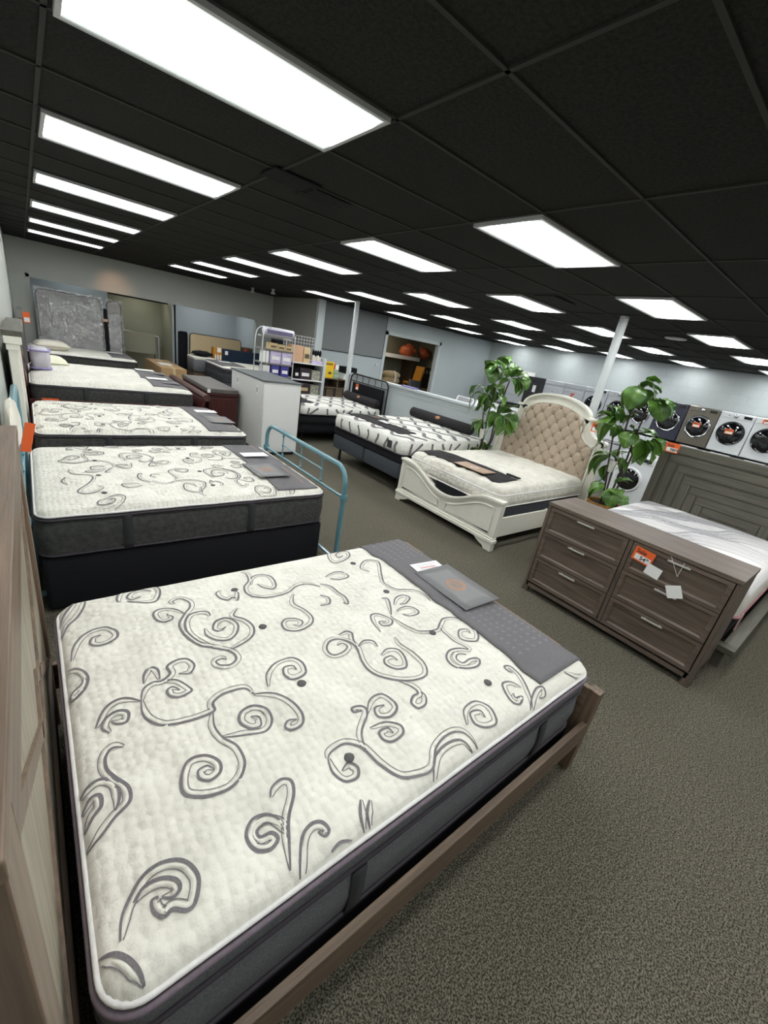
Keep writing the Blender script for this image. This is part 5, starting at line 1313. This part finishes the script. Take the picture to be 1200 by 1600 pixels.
# free-standing rows further in front
washer('white front-load washer standing behind the basket plant and the arched headboard', (8.55, 1.02, 0), m_appw, h_=.98, rim=m_appw)
def toploader(label, loc, grp=None):
    t = thing('washing_machine', label, 'washing machine', loc, group=grp)
    B((0, .7, -.34, .34, .02, .95)).build('cabinet', m_appw, t, bev=.01)
    B((.03, .5, -.3, .3, .95, .965)).build('lid', m_appw, t, bev=.006)
    MB().prism([(.52, .95), (.7, .95), (.7, 1.14), (.62, 1.14)], -.34, .34, 'y').build('console', m_appw, t, bev=.004)
    B((.0, .01, -.24, .24, 0, .09)); MB().prism([(.535, .975), (.605, 1.115), (.60, 1.12), (.53, .98)], -.27, .27, 'y').build('control_strip', m_inkg, t)
    for y in (-.3, .3):
        for x in (.06, .64): MB().lathe([(.02, 0), (.02, .03)], (x, y, 0), 8).build('foot', m_blackm, t)
    return t
ty = [(6.25, 'white top-load washer over the half wall, farthest one with its grey console in view'), (5.5, 'white top-load washer over the half wall, second from the far end'), (4.75, 'white top-load washer seen behind the left plant'), (4.0, 'white top-load washer between the left plant and the arched headboard'), (3.25, 'white top-load washer right beside the arched headboard shoulder')]
for y, lab in ty: toploader(lab, (8.9, y, 0))
for i, y in enumerate((2.55, 1.8, .2, -.6)):
    t = thing('kitchen_range', ['white kitchen range behind the arched headboard', 'black-topped kitchen range seen through the basket plant', 'kitchen range behind the grey oak headboard, nearer one of two', 'kitchen range behind the grey oak headboard at the right'][i], 'range', (9.9, y, 0))
    B((0, .65, -.37, .37, .0, .9)).build('body', m_appw if i % 2 == 0 else m_appg, t, bev=.008); B((0, .6, -.36, .36, .9, .915)).build('cooktop', m_glass, t, bev=.003)
    B((.6, .66, -.37, .37, .9, 1.08)).build('backguard', m_appw, t, bev=.006); B((-.03, -.015, -.3, .3, .72, .75)).build('handle', m_steel, t)
    m = MB()
    for (x, yy) in ((.15, -.2), (.15, .2), (.42, -.2), (.42, .2)): m.tube([(x + .08 * math.cos(a * PI / 8), yy + .08 * math.sin(a * PI / 8), .92) for a in range(16)], .005, 5, closed=True)
    m.build('burner', m_inkg, t); B((.05, .2, -.05, .1, .916, .918)).build('energy_guide', m_yellow if i == 1 else m_card, t)
# ================================================================== accessory racks and desk
ry = 7.6
a = W(411, 530, y=ry); b_ = W(458, 545, y=ry)
rx0, rx1 = 3.88, 4.66
t = thing('display_rack', 'chrome tube display rack with arched side, behind the white cabinet', 'rack', (rx0, ry, 0))
for y in (0, .42): 
    MB().tube(spline([(0, y, 0), (0, y, 1.4), (.02, y, 1.9), (.12, y, 2.03), (.2, y, 2.05)], 6), .012, 8).build('upright', m_post, t)
    MB().tube([(rx1 - rx0, y, 0), (rx1 - rx0, y, 1.95)], .012, 8).build('upright', m_post, t)
for z in (1.02, 1.30, 1.60): B((0, rx1 - rx0, 0, .42, z - .03, z)).build('shelf', mat('grey_shelf', (120, 118, 116), .5), t)
t = thing('bedding_pack', 'rolled bedding pack in clear lilac-printed plastic on top of the tube rack', 'bedding pack', ((rx0 + rx1) / 2 + .02, ry + .1, 1.97))
MB().lathe([(.02, -.38), (.09, -.36), (.1, 0), (.09, .36), (.02, .38)], (0, 0, 0), 18, 'x').build('roll', mat('pale_packed_roll', (206, 206, 214), .3, var=.1, vscale=9), t)
B((-.3, .3, -.108, -.09, -.045, .035)).build('printed_band', mat('violet_band', (120, 112, 150), .4, var=.3, vscale=12), t)
B((-.39, .39, .1, .24, -.13, -.1)).build('rest_bar', m_post, t)
def carton(label, x0, x1, y0, z0, z1, m_, dp=.22, front=None, grp=None, nm='carton', cat='box'):
    t = thing(nm, label, cat, ((x0 + x1) / 2, y0, z0), group=grp)
    w2 = (x1 - x0) / 2; B((-w2, w2, 0, dp, 0, z1 - z0)).build('box', m_, t, bev=.003)
    if front: B((-w2 * .7, w2 * .7, -.003, 0, (z1 - z0) * .3, (z1 - z0) * .6)).build('printed_patch', front, t)
    return t
carton('small tan carton with a dark stripe, left of three on the tube rack', 4.08, 4.27, ry + .05, 1.60, 1.735, m_kraft, front=m_rustic)
carton('small tan carton with a dark stripe, middle of three on the tube rack', 4.28, 4.46, ry + .05, 1.60, 1.72, m_kraft, front=m_rustic)
carton('small tan carton with a dark stripe, right of three on the tube rack', 4.47, 4.64, ry + .05, 1.60, 1.71, m_kraft, front=m_rustic)
carton('flat black box lying on the tan cartons of the tube rack', 4.22, 4.42, ry + .1, 1.735, 1.81, m_black)
carton('square lilac bedding box, left of the pair on the middle shelf of the tube rack', 4.10, 4.36, ry + .03, 1.30, 1.565, m_lilac, front=m_card)
carton('square lilac bedding box, right of the pair on the middle shelf of the tube rack', 4.38, 4.63, ry + .03, 1.30, 1.565, m_lilac, front=m_card)
carton('white upright sheet pack at the left end of the middle shelf', 3.93, 3.98, ry + .03, 1.30, 1.56, m_card)
carton('second white upright sheet pack beside the lilac boxes', 4.0, 4.06, ry + .03, 1.30, 1.56, m_card)
carton('deep violet box, left of the pair on the low shelf of the tube rack', 4.14, 4.34, ry + .03, 1.02, 1.26, m_vio, front=m_card)
carton('deep violet box, right of the pair on the low shelf of the tube rack', 4.38, 4.58, ry + .03, 1.02, 1.26, m_vio, front=m_card)
carton('plain white box at the left end of the low shelf of the tube rack', 3.94, 4.1, ry + .03, 1.02, 1.24, m_whitep)
# white wire gondola
gx_, gy_ = 4.95, 7.9
t = thing('store_shelving', 'white metal shelving with wire grid back, right of the tube rack', 'shelving', (gx_, gy_, 0))
B((0.72, .8, .0, .5, 0, 1.55)).build('side_panel', m_post, t, bev=.004)
for z in (.62, .98, 1.38): B((-.15, .72, 0, .45, z - .03, z)).build('shelf', m_whitep, t, bev=.003)
B((-.15, .74, .44, .46, 0, 1.4)).build('back_panel', m_dark, t)
m = MB()
for i in range(12): m.box(-.2 + i * .08, -.194 + i * .08, .47, .476, 1.38, 1.98)
for i in range(8): m.box(-.2, .686, .476, .482, 1.42 + i * .08, 1.426 + i * .08)
m.build('wire_grid', m_post, t)
carton('tall peach carton standing on the top shelf below the wire grid', gx_ - .18, gx_ + .14, gy_ + .05, 1.38, 1.76, m_peach)
carton('narrow pale carton with dark script beside the tall peach carton', gx_ + .16, gx_ + .34, gy_ + .05, 1.38, 1.74, m_kraft, front=m_rustic)
t = thing('hanging_pouches', 'bunch of dark and cream pouches hanging from the wire grid', 'pouches', (gx_ + .56, gy_ + .1, 1.5))
for i in range(4):
    s_ = MB(); s_.ball((-.1 + i * .065, .02 * (i % 2), .0), .07, .5, .3, 1.5, 10, 8, lambda d: 1 + .1 * noise.noise(d * 3)); s_.build('pouch', m_pillow, t)
    MB().ball((-.1 + i * .065, .01, .14), .05, .7, .5, 1.6, 10, 6).build('pouch_top', m_black, t)
carton('lilac box at the right end of the top shelf under the pouches', gx_ + .4, gx_ + .7, gy_ + .03, 1.38, 1.46, m_lilac)
for j, (z, nmz) in enumerate(((.98, 'middle'), (.62, 'lower'))):
    for i, (x, ww, hh, mm, ff, cn) in enumerate(((-.05, .12, .24, m_black, m_card, 'slim black boxed item'), (.1, .3, .27, mat('dark_plum_box', (52, 38, 44), .5), m_card if j == 0 else m_kraft, 'wide dark box with a pale picture'), (.43, .24, .24, mat('mixed_print_box', (110, 112, 96), .6, col2=(188, 186, 170), vscale=16), None, 'mixed-print box'))):
        carton('%s on the %s shelf of the white shelving' % (cn, nmz), gx_ + x, gx_ + x + ww, gy_ + .04, z, z + hh, mm, front=ff)
carton('lilac folded bedding on the bottom shelf of the white shelving', gx_, gx_ + .6, gy_ + .05, .30, .42, m_lilac)
carton('dark box under the lilac bedding of the white shelving', gx_, gx_ + .6, gy_ + .05, .0, .30, m_black)
# tv stand desk
dx0, dy_ = 5.86, 8.3
t = thing('console_table', 'rustic brown media console with open cubbies at the far wall', 'console table', (dx0, dy_, 0))
B((0, .05, 0, .45, 0, 1.02), (1.05, 1.1, 0, .45, 0, 1.02), (.05, 1.05, .43, .45, 0, 1.0)).build('side_panel', m_rustic, t); B((-.02, 1.12, -.02, .46, 1.02, 1.05)).build('top', m_rustic, t, bev=.004)
B((.05, 1.05, 0, .45, .78, .81), (.05, 1.05, 0, .45, .02, .06)).build('shelf', m_rustic, t); B((.54, .57, 0, .43, .81, 1.02)).build('divider', m_rustic, t)
for x in (.15, .45, .75):
    d = B((x, x + .28, -.015, 0, .1, .76)).build('door', m_rustic, t, bev=.004); B((x + .02, x + .06, -.022, -.015, .1, .8)).build('strap_hinge', m_blackm, d)
t = thing('poster_box', 'bright yellow folded display board on the media console', 'display board', (5.95, dy_ + .02, 1.05))
B((0, .30, 0, .03, 0, .42)).build('panel', m_yellow, t, bev=.002); B((-.03, 0, .0, .1, 0, .42)).build('side_flap', m_yellow, t)
B((.04, .26, -.003, 0, .33, .39)).build('heading', mat('ochre_ink', (150, 110, 20), .6), t)
MB().ball((.19, -.004, .13), .05, 1.1, .05, .7, 12, 8, lambda d: 1 + .35 * noise.noise(d * 3)).build('picture', m_rustic, t)
t = thing('brochure', 'green and red leaflet standing beside the yellow display board', 'leaflet', (6.28, dy_ + .05, 1.05))
B((0, .15, 0, .01, 0, .24)).build('lower_sheet', m_green, t); B((-.03, .04, 0, .012, .24, .38)).build('red_corner', m_red, t); B((.04, .15, 0, .012, .24, .36)).build('upper_sheet', m_card, t)
t = thing('printer', 'black printer on a white paper stack on the media console', 'printer', (6.62, dy_ + .02, 1.05))
B((0, .34, 0, .3, .0, .17)).build('paper_stack', m_whitep, t, bev=.004); B((-.03, .40, -.02, .34, .17, .34)).build('body', m_black, t, bev=.015); B((.0, .34, -.05, -.02, .17, .2)).build('tray', m_black, t); B((.12, .2, -.024, -.02, .26, .28)).build('badge', m_inkg, t)
t = thing('thermostat', 'small round thermostat on the far wall beside the slate panel', 'thermostat', tuple(W(588, 570, y=9.09)))
MB().lathe([(.045, .01), (.045, -.02), (.03, -.03)], (0, 0, 0), 20, 'y').build('dial', m_trim, t)
# ================================================================== stock room behind the opening
t = thing('storage_shelf', 'long pale shelf board across the stock room opening', 'shelf', (9.9, 11.6, 1.86))
B((-2.2, 2.2, -.3, .5, -.04, .04)).build('board', m_kraft, t, bev=.004); B((-2.2, 2.2, -.32, -.3, -.07, .07)).build('fascia', m_card, t)
for x in (-2, 0, 2): B((x, x + .04, -.2, .5, -1.86, -.04)).build('bracket', m_rustic, t)
for i, (u, v, r_) in enumerate(((642, 538, .30), (666, 545, .28))):
    a = W(u, v, y=11.4)
    t = thing('stored_cushion', ['large rust orange bundle on the stock room shelf, left one', 'rust orange bundle with a paler side on the stock room shelf, right one'][i], 'bundle', (a.x, 11.5, 1.9))
    MB().ball((0, 0, .24), r_, 1.2 if i == 0 else .9, .9, .8, 18, 12, lambda d: 1 + .3 * noise.noise(d * 1.8 + Vector((i * 5, 0, 0)))).build('bundle', m_rust, t); t.children[0].name = 'stuffing'
t = thing('wood_panel', 'dark brown coat-rack panel with hooks in the stock room', 'panel', (W(657, 585, y=11.0).x - .1, 11.05, 0))
B((0, .8, 0, .05, .3, 1.62)).build('board', mat('espresso_wood', (44, 28, 22), .5), t, bev=.004)
for k in range(5): MB().tube([(.15 + k * .16, -.04, 1.40), (.15 + k * .16, -.005, 1.46), (.15 + k * .16, -.005, 1.52)], .008, 6).build('hook', m_steel, t)
B((.1, .75, .0, .3, 0, .3)).build('base_box', m_rustic, t)
a = W(652, 585, y=10.6)
t = thing('chair', 'amber wooden high-back chair in the stock room', 'chair', (a.x - .1, 10.6, 0))
B((-.35, .15, -.2, .25, .95, 1.03)).build('seat', m_orwood, t, bev=.01); MB().prism([(.08, 1.0), (.15, 1.0), (.3, 1.62), (.22, 1.64)], -.2, .25, 'y').build('backrest', m_orwood, t, bev=.01)
for x in (-.33, .1):
    for y in (-.18, .2): B((x, x + .04, y, y + .04, 0, .95)).build('leg', m_orwood, t)
a = W(617, 598, y=10.0)
t = thing('recliner', 'beige plush recliner with a white strap in the stock room opening', 'armchair', (a.x, 10.3, 0))
for k, (z, r_) in enumerate(((1.22, .2), (1.03, .2), (.8, .24))):
    MB().ball((0, 0, z), r_, 2.1, 1.0, .7, 20, 12, lambda d: 1 + .05 * noise.noise(d * 3)).build('back_cushion', m_beige, t)
B((-.42, .42, -.35, .35, .1, .7)).build('base', m_beige, t, bev=.06); MB().tube([(.05, -.205, 1.0), (.05, -.23, 1.2), (.06, -.1, 1.36)], .03, 6).build('strap', m_card, t)
t = thing('armchair', 'dark wood-framed grey chair in the stock room beside the recliner', 'armchair', (11.1, 10.0, 0))
B((-.3, .3, -.25, .25, .45, .62)).build('seat', m_greytop, t, bev=.03); MB().prism([(-.3, .6), (.3, .6), (.3, 1.12), (-.3, 1.15)], .2, .3, 'y').build('backrest', m_greytop, t, bev=.03)
for x in (-.34, .3): B((x, x + .04, -.25, .3, .0, .9)).build('frame', m_rustic, t)
t = thing('kneeling_pad', 'small violet and white folded cloth on the ledge of the half wall', 'cloth', tuple(W(642, 604, z=1.35)) ); t.location.x = 6.07
t.location = (6.07, W(640, 606, x=6.07).y, 1.35); t.name = 'folded_cloth'
B((-.06, .06, -.22, .22, 0, .03)).build('cloth', mat('violet_cloth', (120, 110, 160), .8), t, bev=.008)
